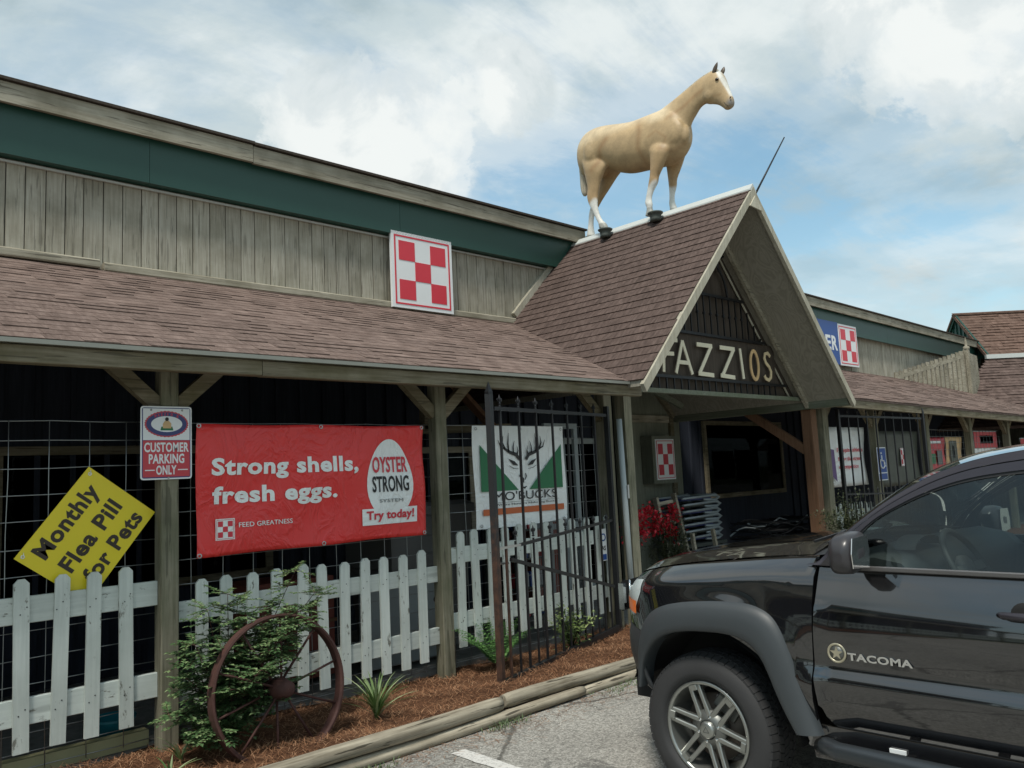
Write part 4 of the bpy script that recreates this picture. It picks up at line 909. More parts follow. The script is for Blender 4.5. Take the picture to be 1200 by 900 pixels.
flat_banner('two_tone_banner', 'red over white banner between the far porch posts', 'banner', 19.6, 21.2, 1.50, 2.26, 6.02, 'vinyl_white', [rect_mark(19.62, 21.18, 1.88, 2.24, 6.02, 'sign_red_dull'), rect_mark(20.0, 20.9, 1.98, 2.16, 6.02, 'tote_grey'), rect_mark(19.8, 21.0, 1.66, 1.70, 6.02, 'ink_grey')])
flat_banner('end_banner', 'red and white banner at the far right end of the porch', 'banner', 23.0, 24.0, 1.45, 2.1, 6.02, 'vinyl_white', [rect_mark(23.02, 23.98, 1.75, 2.08, 6.02, 'sign_red_dull')])

def access_sign(x0, z0, w, h, y, label, plate):
    S = empty('accessible_sign', (x0 + w / 2, y, z0), label, 'sign')
    MB().box(x0, x0 + w, y, y + .004, z0, z0 + h).build('sign_panel', M['sign_white'], S)
    MB().box(x0 + .015, x0 + w - .015, y - .0012, y - .0002, z0 + h * .24, z0 + h - .015).build('blue_field', M['sign_blue'], S)
    if plate: MB().box(x0 + .015, x0 + w - .015, y - .0012, y - .0002, z0 + .015, z0 + h * .21).build('blue_plate', M['sign_blue'], S)
    cx, cz, r = x0 + w * .5, z0 + h * .52, w * .24
    m = MB(); m.tube([(cx + r * math.cos(a), y - .004, cz + r * math.sin(a)) for a in np.linspace(math.pi * .75, math.pi * 2.05, 16)], w * .03, 6)
    m.tube([(cx - r * .25, y - .004, cz + r * 1.55), (cx - r * .2, y - .004, cz + r * .5), (cx + r * .6, y - .004, cz + r * .45), (cx + r * .95, y - .004, cz - r * .6), (cx + r * 1.25, y - .004, cz - r * .6)], w * .035, 6)
    m.lathe([(.001, .004), (w * .055, .003), (w * .055, 0)], (cx - r * .25, y - .002, cz + r * 1.95), (0, -1, 0), 12); m.build('wheelchair_symbol', M['sign_white'], S)
    return S
access_sign(14.02, 1.385, .36, .56, 5.80, 'blue accessible parking sign on the porch post by the olive banner', True)

def post_sign():
    x0, z0, w, h, y = 6.82, 0.80, .105, .34, 5.86
    S = empty('small_post_sign', (6.93, y, z0), 'small white sign with blue marks beside the gate post behind the headlight', 'sign')
    MB().box(x0, x0 + w, y, y + .004, z0, z0 + h).build('sign_panel', M['sign_white'], S)
    MB().lathe([(.028, .001), (.042, .0015), (.042, 0)], (x0 + w / 2, y - .001, z0 + .25), (0, -1, 0), 20).build('blue_ring', M['sign_blue'], S)
    text('lettering', 'AS', (x0 + .02, y - .002, z0 + .11), XA, ZA, .05, .065, 'ink_black', S, .02, .001)
    MB().box(x0 + .01, x0 + w - .01, y - .0015, y - .0003, z0 + .01, z0 + .07).build('blue_foot', M['sign_blue'], S)
post_sign()

# ================================================================== FENCES, GATES, WIRE
def picket_mesh(h, w=0.088):
    m = MB(); a = w / 2; c = .028
    m.prism([(-a, 0), (a, 0), (a, h - c), (a - c * .9, h), (-a + c * .9, h), (-a, h - c)], (0, 0, 0), XA, ZA, (0, -1, 0), 0.019); return m.mesh('picket', M['picket_paint'])
def nail_mb(x, z, y): return MB().lathe([(.001, .002), (.0045, .0015), (.0045, 0)], (x, y, z), (0, -1, 0), 6)
def picket_fence(label, x0, x1, xs, ztop, zbot, rails, zl_drop=0.0, group='white picket fences along the porch', y=5.925):
    F = empty('picket_fence', ((x0 + x1) / 2, y, zbot), label, 'fence', group); rs = random.Random(int(x0 * 10) + 50)
    for z0, z1 in rails:
        m = MB(); m.cbox(((x0 + x1) / 2, y, (z0 + z1) / 2), (XA, YA, ZA), (x1 - x0) / 2, .019, (z1 - z0) / 2, .004); m.build('rail', M['rail_paint'], F)
    pmh = picket_mesh(ztop - zbot)
    for x in xs:
        mw = Matrix.Translation((x, y - .0195, zbot + rs.uniform(-.016, .014))) @ Matrix.Rotation(rs.uniform(-.018, .018), 4, 'Y')
        p = inst('picket', pmh, mw, F)
        if x > 1 and x < 7:
            m = MB()
            for z0, z1 in rails:
                for q in (-.018, .018): n = nail_mb(x + q, (z0 + z1) / 2 + q * 1.2 + rs.uniform(-.01, .01), y - .039); m.add(n.v, n.f)
            m.build('nail', M['iron_black'], p)
    return F
picket_fence('white picket fence section left of the parking sign post below the yellow sign', -0.13, 2.172, [-.08, .15, .38, .6, .83, 1.06, 1.352, 1.556, 1.752, 1.968], 1.268, 0.222, [(.985, 1.15), (.372, .535)])
picket_fence('white picket fence section behind the rusty wagon wheel and shrub', 2.302, 4.625, [2.478, 2.668, 2.868, 3.069, 3.270, 3.462, 3.651, 3.848, 4.044, 4.246, 4.442], 1.135, 0.17, [(.845, .985), (.305, .45)])
picket_fence('white picket fence section behind the left iron gate', 4.755, 7.05, [4.885, 5.078, 5.272, 5.47, 5.665, 5.855, 6.045, 6.24, 6.44, 6.640, 6.835, 7.0], 1.278, 0.245, [(.985, 1.13), (.40, .545)])
picket_fence('long white picket fence run beyond the left edge of the photo', -15, -0.27, list(np.arange(-14.9, -.3, .2)), 1.2, 0.2, [(.93, 1.08), (.36, .51)], group=None)
picket_fence('white picket fence section behind the right iron gate', 12.4, 19.0, list(np.arange(12.45, 19.0, .19)), 1.05, 0.15, [(.80, .93), (.30, .43)], group=None, y=6.08)

def wire_panel(label, x0, x1, zs, xs, z0, z1, y=5.99, group='galvanised wire panels along the porch'):
    F = empty('wire_panel', ((x0 + x1) / 2, y, z0), label, 'wire panel', group); rs = random.Random(int(x0 * 7) + 99)
    for z in zs:
        m = MB(); k = 7; m.tube([(x0 + (x1 - x0) * i / k, y + rs.uniform(-.004, .004), z + rs.uniform(-.005, .005)) for i in range(k + 1)], .0034, 5); m.build('horizontal_wire', M['wire_zinc'], F)
    for x in xs:
        m = MB(); k = 6; m.tube([(x + rs.uniform(-.005, .005), y - .004, z0 + (z1 - z0) * i / k) for i in range(k + 1)], .0030, 5); m.build('upright_wire', M['wire_zinc'], F)
ZW = [2.257, 2.130, 1.952, 1.783, 1.610, 1.437, 1.265, 1.095, .925, .755, .60, .45, .31, .19, .09]
wire_panel('galvanised wire panel behind the yellow sign left of the first post', -.15, 2.2, ZW, [0.05, .29, .53, .78, 1.02, 1.268, 1.505, 1.748, 1.984], .07, 2.26)
wire_panel('galvanised wire panel behind the red banner between the first two posts', 2.28, 4.64, ZW, [2.44, 2.68, 2.92, 3.16, 3.40, 3.64, 3.88, 4.12, 4.36, 4.52], .07, 2.25)
wire_panel('galvanised wire panel behind the deer banner', 4.74, 7.07, ZW, [4.86, 5.05, 5.3, 5.54, 5.78, 6.02, 6.26, 6.48, 6.72, 6.95], .07, 2.25)
wire_panel('fine grid wire panel at the far right porch bays', 16.65, 21.5, list(np.arange(1.1, 2.3, .13)), list(np.arange(16.7, 21.5, .22)), .5, 2.26, group=None)
MB().box(1.0, 2.16, 6.03, 6.12, .04, .14).build('porch_sill', M['sill_yellow'], B)
MB().box(2.31, 7.0, 6.03, 6.08, .0, .10).build('porch_sill', M['concrete'], B)

def spear(m, p, s=1.0):
    """cast fleur spear head standing on point p"""
    x, y, z = p
    m.lathe([(.012 * s, 0), (.020 * s, .012 * s), (.012 * s, .024 * s), (.012 * s, .035 * s), (.019 * s, .045 * s), (.010 * s, .055 * s), (.014 * s, .075 * s), (.022 * s, .092 * s), (.012 * s, .115 * s), (.001, .15 * s)], p, ZA, 8)
    for q in (-1, 1):
        m.tube([(x, y, z + .055 * s), (x + q * .026 * s, y, z + .070 * s), (x + q * .036 * s, y, z + .092 * s), (x + q * .026 * s, y, z + .104 * s)], [.007 * s, .008 * s, .007 * s, .004 * s], 5)
def gate(label, h0, h1, zt, nb, rust, group='open iron gates of the entrance'):
    """leaf from hinge h0 to free end h1; bottoms follow the leaf's own sag"""
    G = empty('iron_gate', h0, label, 'gate', group); h0 = Vector(h0); h1 = Vector(h1); d = h1 - h0
    def P(t, z): p = h0 + d * t; return Vector((p.x, p.y, z + (h0.z * (1 - t) + h1.z * t)))
    dd = Vector((d.x, d.y, 0)).normalized(); nn = Vector((-dd.y, dd.x, 0))
    def bar(a, b, w, dp, nm, mat='iron_black', par=G):
        m = MB(); m.bar(a, b, w, dp, up=nn if abs((b - a).normalized().z) > .8 else (0, 0, 1)); return m.build(nm, M[mat], par)
    bar(P(0, 0.0), P(0, zt + .02), .05, .05, 'hinge_post')
    e = bar(P(1, -.02), P(1, zt + .02), .052, .052, 'end_post', 'iron_rust' if rust else 'iron_black')
    m = MB(); t = P(1, zt + .02); m.lathe([(.035, 0), (.035, .02), (.022, .05), (.001, .11)], t, ZA, 4, False); m.build('post_cap', M['iron_black'], e)
    bar(P(0, .06), P(1, .03), .045, .06, 'bottom_rail', 'iron_black'); bar(P(0, zt - .08), P(.975, zt - .10), .03, .032, 'top_rail'); bar(P(0, 1.20), P(.83, 1.13), .026, .026, 'middle_rail')
    bar(P(.03, .50), P(.90, 1.02), .03, .03, 'diagonal_brace')
    dt = .93 / (nb + .02)
    for k in range(nb):
        t = .93 - dt * k; top = zt - .09 - .02 * t
        m = MB(); m.bar(P(t, .05), P(t, top + .02), .019, .019, up=nn); b = m.build('bar', M['iron_rust' if rust and t > .9 else 'iron_black'], G)
        m = MB(); spear(m, P(t, top + .02), .78); m.build('spear_head', M['iron_black'], b)
        t2 = t - .5 * dt
        if t2 > .05:
            m = MB(); m.bar(P(t2, .05), P(t2, 1.17), .015, .015, up=nn); b = m.build('short_bar', M['iron_black'], G)
            m = MB(); spear(m, P(t2, 1.18), .7); m.build('spear_head', M['iron_black'], b)
    if rust:
        m = MB(); m.bar(P(1, 1.13), P(.80, 1.13), .02, .02); m.tube([P(1.0, 1.13) + nn * -.03, P(.965, 1.0) + nn * -.03, P(.9, .99) + nn * -.03], .010, 6); m.build('latch', M['bolt_zinc'], G)
        m = MB(); m.lathe([(.001, .03), (.02, .03), (.02, -.03), (.001, -.03)], P(.985, .06) + nn * -.02, ZA, 8); m.build('drop_bolt', M['bolt_zinc'], G)
        m = MB(); m.bar(P(.93, .1), P(.93, 1.0), .016, .016, up=nn); m.build('drop_rod', M['iron_rust'], G)
    return G
gate('tall black iron gate with a rusty end post swung open left of the portico', (6.98, 5.80, 0.03), (4.665, 5.16, 0.02), 2.42, 7, True)
gate('tall black iron gate swung open right of the portico in front of the white banner', (12.50, 5.72, 0.03), (15.15, 5.42, 0.02), 2.50, 9, False)
m = MB(); m.tube([(7.19, 5.76, .05), (7.145, 5.76, 2.33)], .033, 10); m.build('white_pipe', M['pipe_white'], None, 'white upright pipe on the gate post beside the portico opening', 'pipe')
m = MB(); m.box(7.30, 7.43, 5.80, 5.93, 0.02, 2.68); m.build('gate_post', M['post_wood'], B)
m = MB(); m.box(7.165, 7.19, 5.712, 5.720, 1.45, 1.60); m.build('hinge_plate', M['bolt_zinc'], B)
m = MB(); m.box(10.325, 10.375, 8.27, 8.288, 1.35, 1.75); m.build('reflector', M['reflector_orange'], B)

# ================================================================== LOGS, WHEEL, PLANTS
def log(x0, x1, y, z, r, label, seed):
    rs = random.Random(seed); k = int((x1 - x0) / .06); n = 20; R = []
    ph = [rs.uniform(0, 6.28) for _ in range(6)]
    for i in range(k + 1):
        x = x0 + (x1 - x0) * i / k; e = 1 - (0.12 if i in (0, k) else 0); ring = []
        for j in range(n):
            a = 2 * math.pi * j / n; rr = r * e * (1 + .05 * math.sin(x * 1.9 + ph[0]) + .05 * math.sin(2 * a + ph[1] + x) + .03 * math.sin(5 * a + ph[2] + x * .8) + rs.uniform(-.018, .018))
            ring.append((x, y + rr * math.cos(a) + .012 * math.sin(x * 1.3 + ph[3]), max(z + rr * math.sin(a) + .008 * math.sin(x * 2.1 + ph[4]), .003)))
        R.append(ring)
    MB().rings(R, True).build('landscape_log', M['log_wood'], None, label, 'log', 'logs edging the flower bed')
log(0.2, 4.10, 4.555, .128, .052, 'upper edging log nearest the camera with a weathered rounded end', 1)
log(4.13, 7.0, 4.57, .124, .049, 'upper edging log reaching from the joint to the pickup bumper', 2)
log(0.6, 4.95, 4.53, .038, .042, 'lower edging log nearest the camera half hidden under the upper one', 3)
log(4.97, 7.2, 4.54, .036, .040, 'lower edging log near the pickup bumper with a split end', 4)

def wagon_wheel():
    S = empty('wagon_wheel', (2.86, 5.35, 0), 'rusty iron wagon wheel half buried in pine straw against the picket fence', 'wheel')
    c = Vector((2.70, 5.19, .425)); yaw = rad(2); lean = rad(7)
    u = Vector((math.cos(yaw), math.sin(yaw), 0)); w = Vector((-math.sin(yaw) * math.sin(lean), math.cos(yaw) * math.sin(lean), math.cos(lean))); n = u.cross(w).normalized()
    R_ = .465; m = MB(); R = []
    for i in range(64):
        a = 2 * math.pi * i / 64; d = u * math.cos(a) + w * math.sin(a); R.append([c + d * (R_ + dr) + n * dn for dr, dn in ((-.002, -.040), (.012, -.042), (.016, .040), (.002, .042), (-.010, .03), (-.010, -.03))])
    m.rings(R, smooth=False, caps=False, closed=True); m.build('rim', M['iron_red_brown'], S)
    m = MB(); m.lathe([(.001, -.10), (.030, -.10), (.034, -.09), (.036, -.08), (.055, -.078), (.058, -.04), (.072, -.03), (.072, .03), (.06, .05), (.05, .12), (.001, .12)], c, n, 20); m.build('hub', M['iron_red_brown'], S)
    m = MB(); m.lathe([(.042, -.075), (.062, -.082), (.064, -.098), (.048, -.104), (.040, -.095)], c, n, 20, closed=True); m.build('hub_ring', M['iron_red_brown'], S)
    for k in range(10):
        a = 2 * math.pi * (k + .35) / 10; d = u * math.cos(a) + w * math.sin(a); off = -.03 if k % 2 else .03
        m = MB(); m.tube([c + d * .055 + n * off, c + d * (R_ - .003)], .0085, 6); m.build('spoke', M['iron_red_brown'], S)
wagon_wheel()

def leaf(m, p, d, up, L, w, fold=.25):
    """small folded four-face leaf"""
    d = Vector(d).normalized(); s = d.cross(up)
    if s.length < 1e-3: s = d.orthogonal()
    s.normalize(); n = s.cross(d).normalized(); p = Vector(p); a = p + d * L * .45
    tip = p + d * L - n * L * .12
    m.add([p, a + s * w + n * w * fold, tip, a - s * w + n * w * fold, a], [(0, 1, 4), (1, 2, 4), (2, 3, 4), (3, 0, 4)])
def shrub():
    rs = random.Random(12); S = empty('leafy_shrub', (2.6, 5.35, 0.03), 'feathery green shrub growing through the rusty wagon wheel', 'shrub')
    st = MB(); lf = MB(); base = Vector((2.55, 5.62, .03)); ends = []
    # arching stems, each with side twigs that carry paired leaflets
    tg = [(2.05, 5.15, .35), (2.12, 5.1, .55), (2.2, 5.05, .75), (2.3, 5.2, .95), (2.45, 5.2, 1.08), (2.55, 5.15, .9), (2.75, 5.2, .97), (2.95, 5.2, 1.12), (3.1, 5.15, .95), (3.22, 5.2, .98), (2.85, 5.2, .78), (2.4, 5.0, .55), (2.5, 4.98, .38), (2.25, 5.0, .28), (2.15, 5.1, .2), (3.05, 5.3, .85), (2.6, 5.3, 1.02),
          (2.35, 5.1, .7), (2.5, 5.05, .72), (2.45, 4.82, .62), (2.6, 4.80, .74), (2.72, 4.82, .80), (2.35, 4.85, .5), (2.82, 4.9, .9), (2.85, 5.15, .88), (2.2, 5.2, .45), (2.75, 5.02, .42), (2.38, 4.95, .42), (2.1, 5.2, .68), (2.65, 5.1, .82)]
    for tx, ty, tz in tg:
        t = Vector((tx * 1.0 + .02, ty + .26, tz)) + Vector((rs.uniform(-.04, .04), rs.uniform(-.08, .08), rs.uniform(-.04, .04))); mid = base.lerp(t, .5) + Vector((0, 0, .14)); P = []
        for i in range(9): k = i / 8; P.append(base * (1 - k) ** 2 + mid * 2 * k * (1 - k) + t * k * k)
        st.tube(P, [.006 - .0005 * i for i in range(9)], 5)
        for i in range(2, 9):
            for _ in range(6):
                a = rs.uniform(0, 6.28); d = Vector((math.cos(a), math.sin(a) * .8, rs.uniform(-.25, .6))).normalized(); L = rs.uniform(.09, .20); q0 = P[i]; q1 = q0 + d * L + Vector((0, 0, -.02))
                st.tube([q0, q1], .0016, 3, False); side = d.cross(ZA).normalized(); nlf = int(L / .022)
                for j in range(nlf):
                    q = q0.lerp(q1, (j + .8) / nlf)
                    for s in (-1, 1): leaf(lf, q, side * s + d * .6 + ZA * rs.uniform(-.2, .35), ZA, rs.uniform(.028, .046), rs.uniform(.011, .016))
                leaf(lf, q1, d, ZA, .035, .010)
    st.build('stems', M['iron_red_brown'], S, kind='stuff'); lf.build('foliage', M['shrub_leaf'], S, kind='stuff')
shrub()
def blades(name, label, c, n, h, spread, seed, mat='blade_leaf', w=.007, cat='grass clump', group=None):
    rs = random.Random(seed); S = empty(name, c, label, cat, group); c = Vector(c)
    for i in range(n):
        a = rs.uniform(0, 6.28); L = h * rs.uniform(.6, 1.1); sp = spread * rs.uniform(.3, 1.15); pts = []; m = MB()
        for k in range(7):
            t = k / 6; pts.append(c + Vector((math.cos(a) * sp * t ** 1.5, math.sin(a) * sp * t ** 1.5, L * (1.25 * t - (.25 + .5 * sp / max(h, .01) * .6) * t * t))))
        side = Vector((-math.sin(a), math.cos(a), 0)); rows = []
        for k, p in enumerate(pts): ww = w * (1 - (k / 6) ** 2.2) + .0005; rows.append([p - side * ww, p + ZA * -.002, p + side * ww])
        m.grid(rows); m.build('blade', M[mat], S)
blades('grass_clump', 'striped grass clump on the pine straw right of the wagon wheel', (3.44, 5.16, .05), 64, .36, .30, 1, w=.0095)
blades('grass_clump', 'small pale grass tuft at the foot of the parking sign post', (2.13, 5.40, .06), 11, .20, .20, 2, w=.008)
blades('grass_clump', 'pale grass tuft left of the first post base', (1.95, 5.1, .06), 9, .16, .16, 5, w=.008)
def weeds(c, label, seed, n=120, sp=.10, h=.07):
    rs = random.Random(seed); m = MB(); c = Vector(c)
    for i in range(n):
        p = c + Vector((rs.gauss(0, sp), rs.gauss(0, sp * .35), 0)); a = rs.uniform(0, 6.28); leaf(m, p, (math.cos(a) * .6, math.sin(a) * .6, rs.uniform(.3, 1.2)), ZA, h * rs.uniform(.4, 1.1), .0035)
    m.build('weed_tuft', M['weed_leaf'], None, label, 'weeds')
weeds((4.02, 4.44, .0), 'green weed tuft in the asphalt at the log joint', 3)
weeds((2.87, 4.42, .0), 'green weed tuft at the front log by the end of the stripe', 4, 90)
weeds((5.35, 4.44, .0), 'green weeds beside the lower log near the bumper', 6, 140, .16, .05)
def fern():
    rs = random.Random(8); S = empty('fern', (5.1, 5.62, .04), 'feathery green fern on the bed behind the iron gate', 'fern'); m = MB(); c = Vector((5.05, 5.62, .04))
    for i in range(52):
        a = rs.uniform(0, 6.28); L = rs.uniform(.35, .62); P = [c + Vector((math.cos(a) * L * .75 * t, math.sin(a) * L * .5 * t, L * (1.1 * t - .45 * t * t))) for t in np.linspace(0, 1, 14)]
        for k in range(2, 14):
            d = (P[k] - P[k - 1]).normalized(); s = d.cross(ZA).normalized()
            for q in (-1, 1): leaf(m, P[k], s * q + d * .5, ZA, .075 * (1.15 - k / 14), .010)
    m.build('fronds', M['fern_leaf'], S, kind='stuff')
fern()
def bushy(name, label, c, rx, ry, h, mat, n, seed, cat='plant', L=(.04, .07), w=.016, stems=8):
    rs = random.Random(seed); S = empty(name, c, label, cat); m = MB(); st = MB(); c = Vector(c)
    tips = []
    for i in range(stems):
        a = rs.uniform(0, 6.28); t = c + Vector((math.cos(a) * rx * rs.uniform(.2, 1), math.sin(a) * ry * rs.uniform(.2, 1), h * rs.uniform(.65, 1))); tips.append(t)
        st.tube([c, c.lerp(t, .5) + ZA * h * .12, t], [.008, .006, .003], 5)
    for i in range(n):
        t = rs.choice(tips); k = rs.uniform(.15, 1.0); p = c.lerp(t, k) + ZA * h * .24 * k * (1 - k) + Vector((rs.gauss(0, rx * .16), rs.gauss(0, ry * .16), rs.gauss(0, .035)))
        leaf(m, p, (rs.gauss(0, 1), rs.gauss(0, 1), rs.uniform(-.3, .8)), ZA, rs.uniform(*L), w * rs.uniform(.7, 1.2))
    st.build('stems', M['dark_leaf'], S, kind='stuff'); m.build('foliage', M[mat], S, kind='stuff'); return S, tips
bushy('lime_plant', 'yellow green leafy plant on the bed behind the iron gate', (6.0, 5.60, .04), .42, .18, .40, 'lime_leaf', 520, 5, L=(.04, .07), w=.014)
bushy('low_bush', 'dark olive bush at the foot of the cedar post right of the entrance', (11.62, 5.40, .02), .50, .35, 1.30, 'dark_leaf', 3400, 15, cat='bush', w=.012, stems=16)
def flower_bush():
    S, tips = bushy('flowering_bush', 'leafy bush with red flower heads in front of the entrance wall panel', (9.25, 6.75, .05), .50, .35, 1.12, 'dark_leaf', 2600, 31, cat='bush', w=.013, stems=20)
    rs = random.Random(4)
    heads = [at(750, 607, 'y', 6.75), at(762, 600, 'y', 6.75), at(752, 622, 'y', 6.75), at(765, 618, 'y', 6.75), at(740, 612, 'y', 6.75), at(784, 612, 'y', 6.75), at(789, 600, 'y', 6.75), at(786, 622, 'y', 6.75), at(773, 612, 'y', 6.75), at(742, 625, 'y', 6.75)]
    for h in heads:
        m = MB()
        for i in range(95):
            p = h + Vector((rs.gauss(0, .05), rs.gauss(0, .05), rs.gauss(0, .06))); leaf(m, p, (rs.gauss(0, 1), rs.gauss(0, 1), rs.gauss(0, 1)), ZA, .050, .022)
        m.build('flower_head', M['petal_red'], S, kind='stuff')
flower_bush()

# ================================================================== THINGS ON AND AROUND THE PORCH
def stacked_frames():
    lab = ['bottom', 'second from bottom', 'third from bottom', 'middle', 'third from top', 'second from top', 'top']
    c = at(826, 645, 'y', 7.9)
    for k in range(7):
        z = .62 + k * .105; S = empty('folding_chair', (12.1, 7.9, z), 'pale grey folded plastic chair, %s of the stack in the entrance' % lab[k], 'chair', 'folded chairs stacked in the entrance')
        x = 11.15 + .02 * (k % 2); m = MB(); m.cbox((x + .2, 7.9, z), (XA, YA, ZA), .42, .25, .018, .006); m.build('seat', M['cast_dark' if k % 2 else 'sign_navy'], S)
        for yy in (7.62, 8.15):
            m = MB(); m.tube([(x - .25, yy, z + .02), (x + .3, yy, z + .03), (x + .68, yy, z + .045), (x + .80, yy, z + .0), (x + .70, yy, z - .035), (x + .35, yy, z - .02)], [.018, .020, .028, .030, .024, .016], 8); m.build('arm', M['rail_grey'], S)
        m = MB(); m.tube([(x + .74, 7.62, z + .03), (x + .76, 7.9, z + .04), (x + .74, 8.15, z + .03)], .026, 8); m.build('front_edge', M['rail_grey'], S)
    S = empty('display_table', (11.5, 7.9, 0.05), 'dark low table under the stack of folded chairs', 'table')
    MB().box(10.85, 12.0, 7.55, 8.2, .50, .55).build('tabletop', M['cast_dark'], S)
    for a in (10.9, 11.93):
        for b in (7.6, 8.12): MB().box(a, a + .05, b, b + .05, .05, .50).build('leg', M['cast_dark'], S)
stacked_frames()
def sawhorse():
    S = empty('wooden_stand', (10.2, 7.2, .05), 'grey wooden A shaped stand leaning in the entrance beside the flowers', 'stand')
    T1 = at(768, 583, 'y', 7.2); Bq = at(783, 655, 'y', 7.2); T2 = at(789, 578, 'y', 7.2); B2 = at(806, 650, 'y', 7.2)
    for a, b in ((T1, Bq), (T2, B2)): m = MB(); m.bar(a, b, .05, .07, up=(0, 1, 0)); m.build('leg', M['trim_wood'], S)
    for k in (.12, .45, .8): m = MB(); m.bar(T1.lerp(Bq, k) + Vector((0, .03, 0)), T2.lerp(B2, k) + Vector((0, .03, 0)), .03, .05); m.build('rung', M['trim_wood'], S)
    a = at(811, 625, 'y', 6.9); b = at(815, 650, 'y', 6.9); m = MB(); m.bar(a, b, .05, .05, up=(0, 1, 0)); m.build('leg', M['trim_wood'], S)
    a = at(835, 620, 'y', 6.9); b = at(840, 645, 'y', 6.9); m = MB(); m.bar(a, b, .05, .05, up=(0, 1, 0)); m.build('leg', M['trim_wood'], S)
sawhorse()
def metal_pile():
    lab = ['lowest', 'second', 'third', 'fourth', 'fifth', 'topmost']; rs = random.Random(2)
    for k in range(6):
        z = .75 - (5 - k) * .13; S = empty('metal_frame', (13.4, 7.4, z), '%s dark wire frame in the pile right of the folded chairs' % lab[k], 'metal frame', 'dark metal frames piled in the entrance')
        for j in range(3):
            y = 7.0 + j * .35; ph = rs.uniform(0, 6.28)
            m = MB(); m.tube([(12.35 + i * .17, y + .04 * math.sin(i), z + .05 * math.sin(i * .9 + ph) + rs.uniform(-.01, .01)) for i in range(13)], .014, 6); m.build('rail', M['rail_grey' if (j + k) % 3 == 0 else 'iron_black'], S)
        for x in np.arange(12.4, 14.4, .22): m = MB(); m.tube([(x, 6.98, z), (x + .05, 7.75, z + .02)], .010, 5); m.build('rod', M['iron_black'], S)
metal_pile()
def storage():
    # merchandise dimly visible behind the fence
    S = empty('storage_tote', (5.0, 6.9, .05), 'large grey bin behind the picket fence between the deer banner and second post', 'bin')
    MB().rings([[(4.55 + d, 6.5 + d, z), (5.55 - d, 6.5 + d, z), (5.55 - d, 7.3 - d, z), (4.55 + d, 7.3 - d, z)] for d, z in ((.08, .1), (.03, .9), (0, .92), (0, 1.42))], False).build('bin_body', M['tote_grey'], S)
    MB().rings([[(4.52 + d, 6.47 + d, z), (5.58 - d, 6.47 + d, z), (5.58 - d, 7.33 - d, z), (4.52 + d, 7.33 - d, z)] for d, z in ((0, 1.42), (0, 1.50), (.06, 1.54))], False).build('lid', M['tote_grey'], S)
    S = empty('red_crate', (3.4, 6.6, .05), 'red brown wooden crate behind the pickets right of the shrub', 'crate')
    MB().box(3.12, 3.95, 6.55, 7.05, .10, .95).build('box', M['brick_red_paint'], S)
    for z in (.3, .55, .8): MB().box(3.10, 3.97, 6.535, 6.548, z, z + .03).build('slat_line', M['cedar_wood'], S)
    S = empty('grey_cabinet', (4.4, 6.8, .05), 'grey metal cabinet behind the pickets beside the second post', 'cabinet')
    MB().box(4.15, 5.1, 6.35, 6.46, .10, .78).build('body', M['rail_grey'], S); MB().lathe([(.02, 0), (.035, .01), (.035, 0)], (4.95, 6.35, .62), (0, -1, 0), 12).build('handle', M['iron_black'], S)
    S = empty('pet_bowl', (2.05, 6.35, .05), 'teal plastic tub on the porch floor behind the leftmost pickets', 'tub')
    MB().lathe([(.001, 0), (.10, 0), (.14, .10), (.15, .13), (.14, .13), (.10, .02), (.001, .02)], (2.05, 6.4, .06), ZA, 20).build('bowl', M['teal_plastic'], S)
    for i, (x, y, w, h, mat, lab, nm, cat) in enumerate(((6.65, 7.0, .5, 1.5, 'cast_dark', 'dark display rack behind the gate and deer banner', 'display_rack', 'rack'), (7.9, 7.9, .55, 1.25, 'brick_red_paint', 'red drinks machine at the back of the entrance', 'vending_machine', 'machine'),
                                                  (.9, 7.2, .8, .9, 'tote_grey', 'dark wire kennel behind the leftmost pickets', 'kennel', 'kennel'))):
        S = empty(nm, (x, y, .05), lab, cat)
        m = MB()
        for a in (x - w / 2, x + w / 2):
            for b in (y - .25, y + .25): m.box(a - .015, a + .015, b - .015, b + .015, .05, h)
        m.build('frame', M[mat], S)
        for k in range(5):
            z = .15 + (h - .2) * k / 4; MB().box(x - w / 2, x + w / 2, y - .25, y + .25, z, z + .02).build('shelf', M[mat], S)
            if nm == 'display_rack':
                for j in range(4):
                    if k < 4: MB().box(x - w / 2 + .03 + j * .12, x - w / 2 + .12 + j * .12, y - .2, y - .1, z + .02, z + .18).build('carton', M[('sign_white', 'sign_red_dull', 'rail_grey', 'sign_blue')[(j + k) % 4]], S)
        if nm == 'vending_machine': MB().box(x - w / 2 + .02, x + w / 2 - .02, y - .23, y + .23, .08, h - .02).build('body', M[mat], S)
        if nm == 'kennel':
            for q in np.arange(x - w / 2, x + w / 2, .05): MB().box(q, q + .004, y - .252, y - .248, .1, h).build('wire', M['wire_zinc'], S)
    S = empty('shop_door', (6.0, 6.9, .05), 'white framed shop door standing behind the deer banner', 'door')
    for a, b, c, d in ((6.50, 6.56, .1, 2.32), (6.98, 7.04, .1, 2.32), (6.56, 6.98, 2.26, 2.32), (6.56, 6.98, 1.15, 1.21)): MB().box(a, b, 6.30, 6.34, c, d).build('frame', M['pipe_white'], S)
storage()
S = empty('porch_shelf', (5.6, 7.6, 2.2), 'grey green timber frame under the porch ceiling behind the deer banner', 'frame')
for a, b in (((4.9, 7.4, 2.30), (7.0, 7.4, 2.36)), ((4.95, 7.4, .05), (4.95, 7.4, 2.30)), ((5.7, 7.4, 2.33), (5.7, 7.4, 2.68))):
    m = MB(); m.bar(a, b, .09, .10, up=(0, 1, 0)); m.build('timber', M['beam_wood'], S)
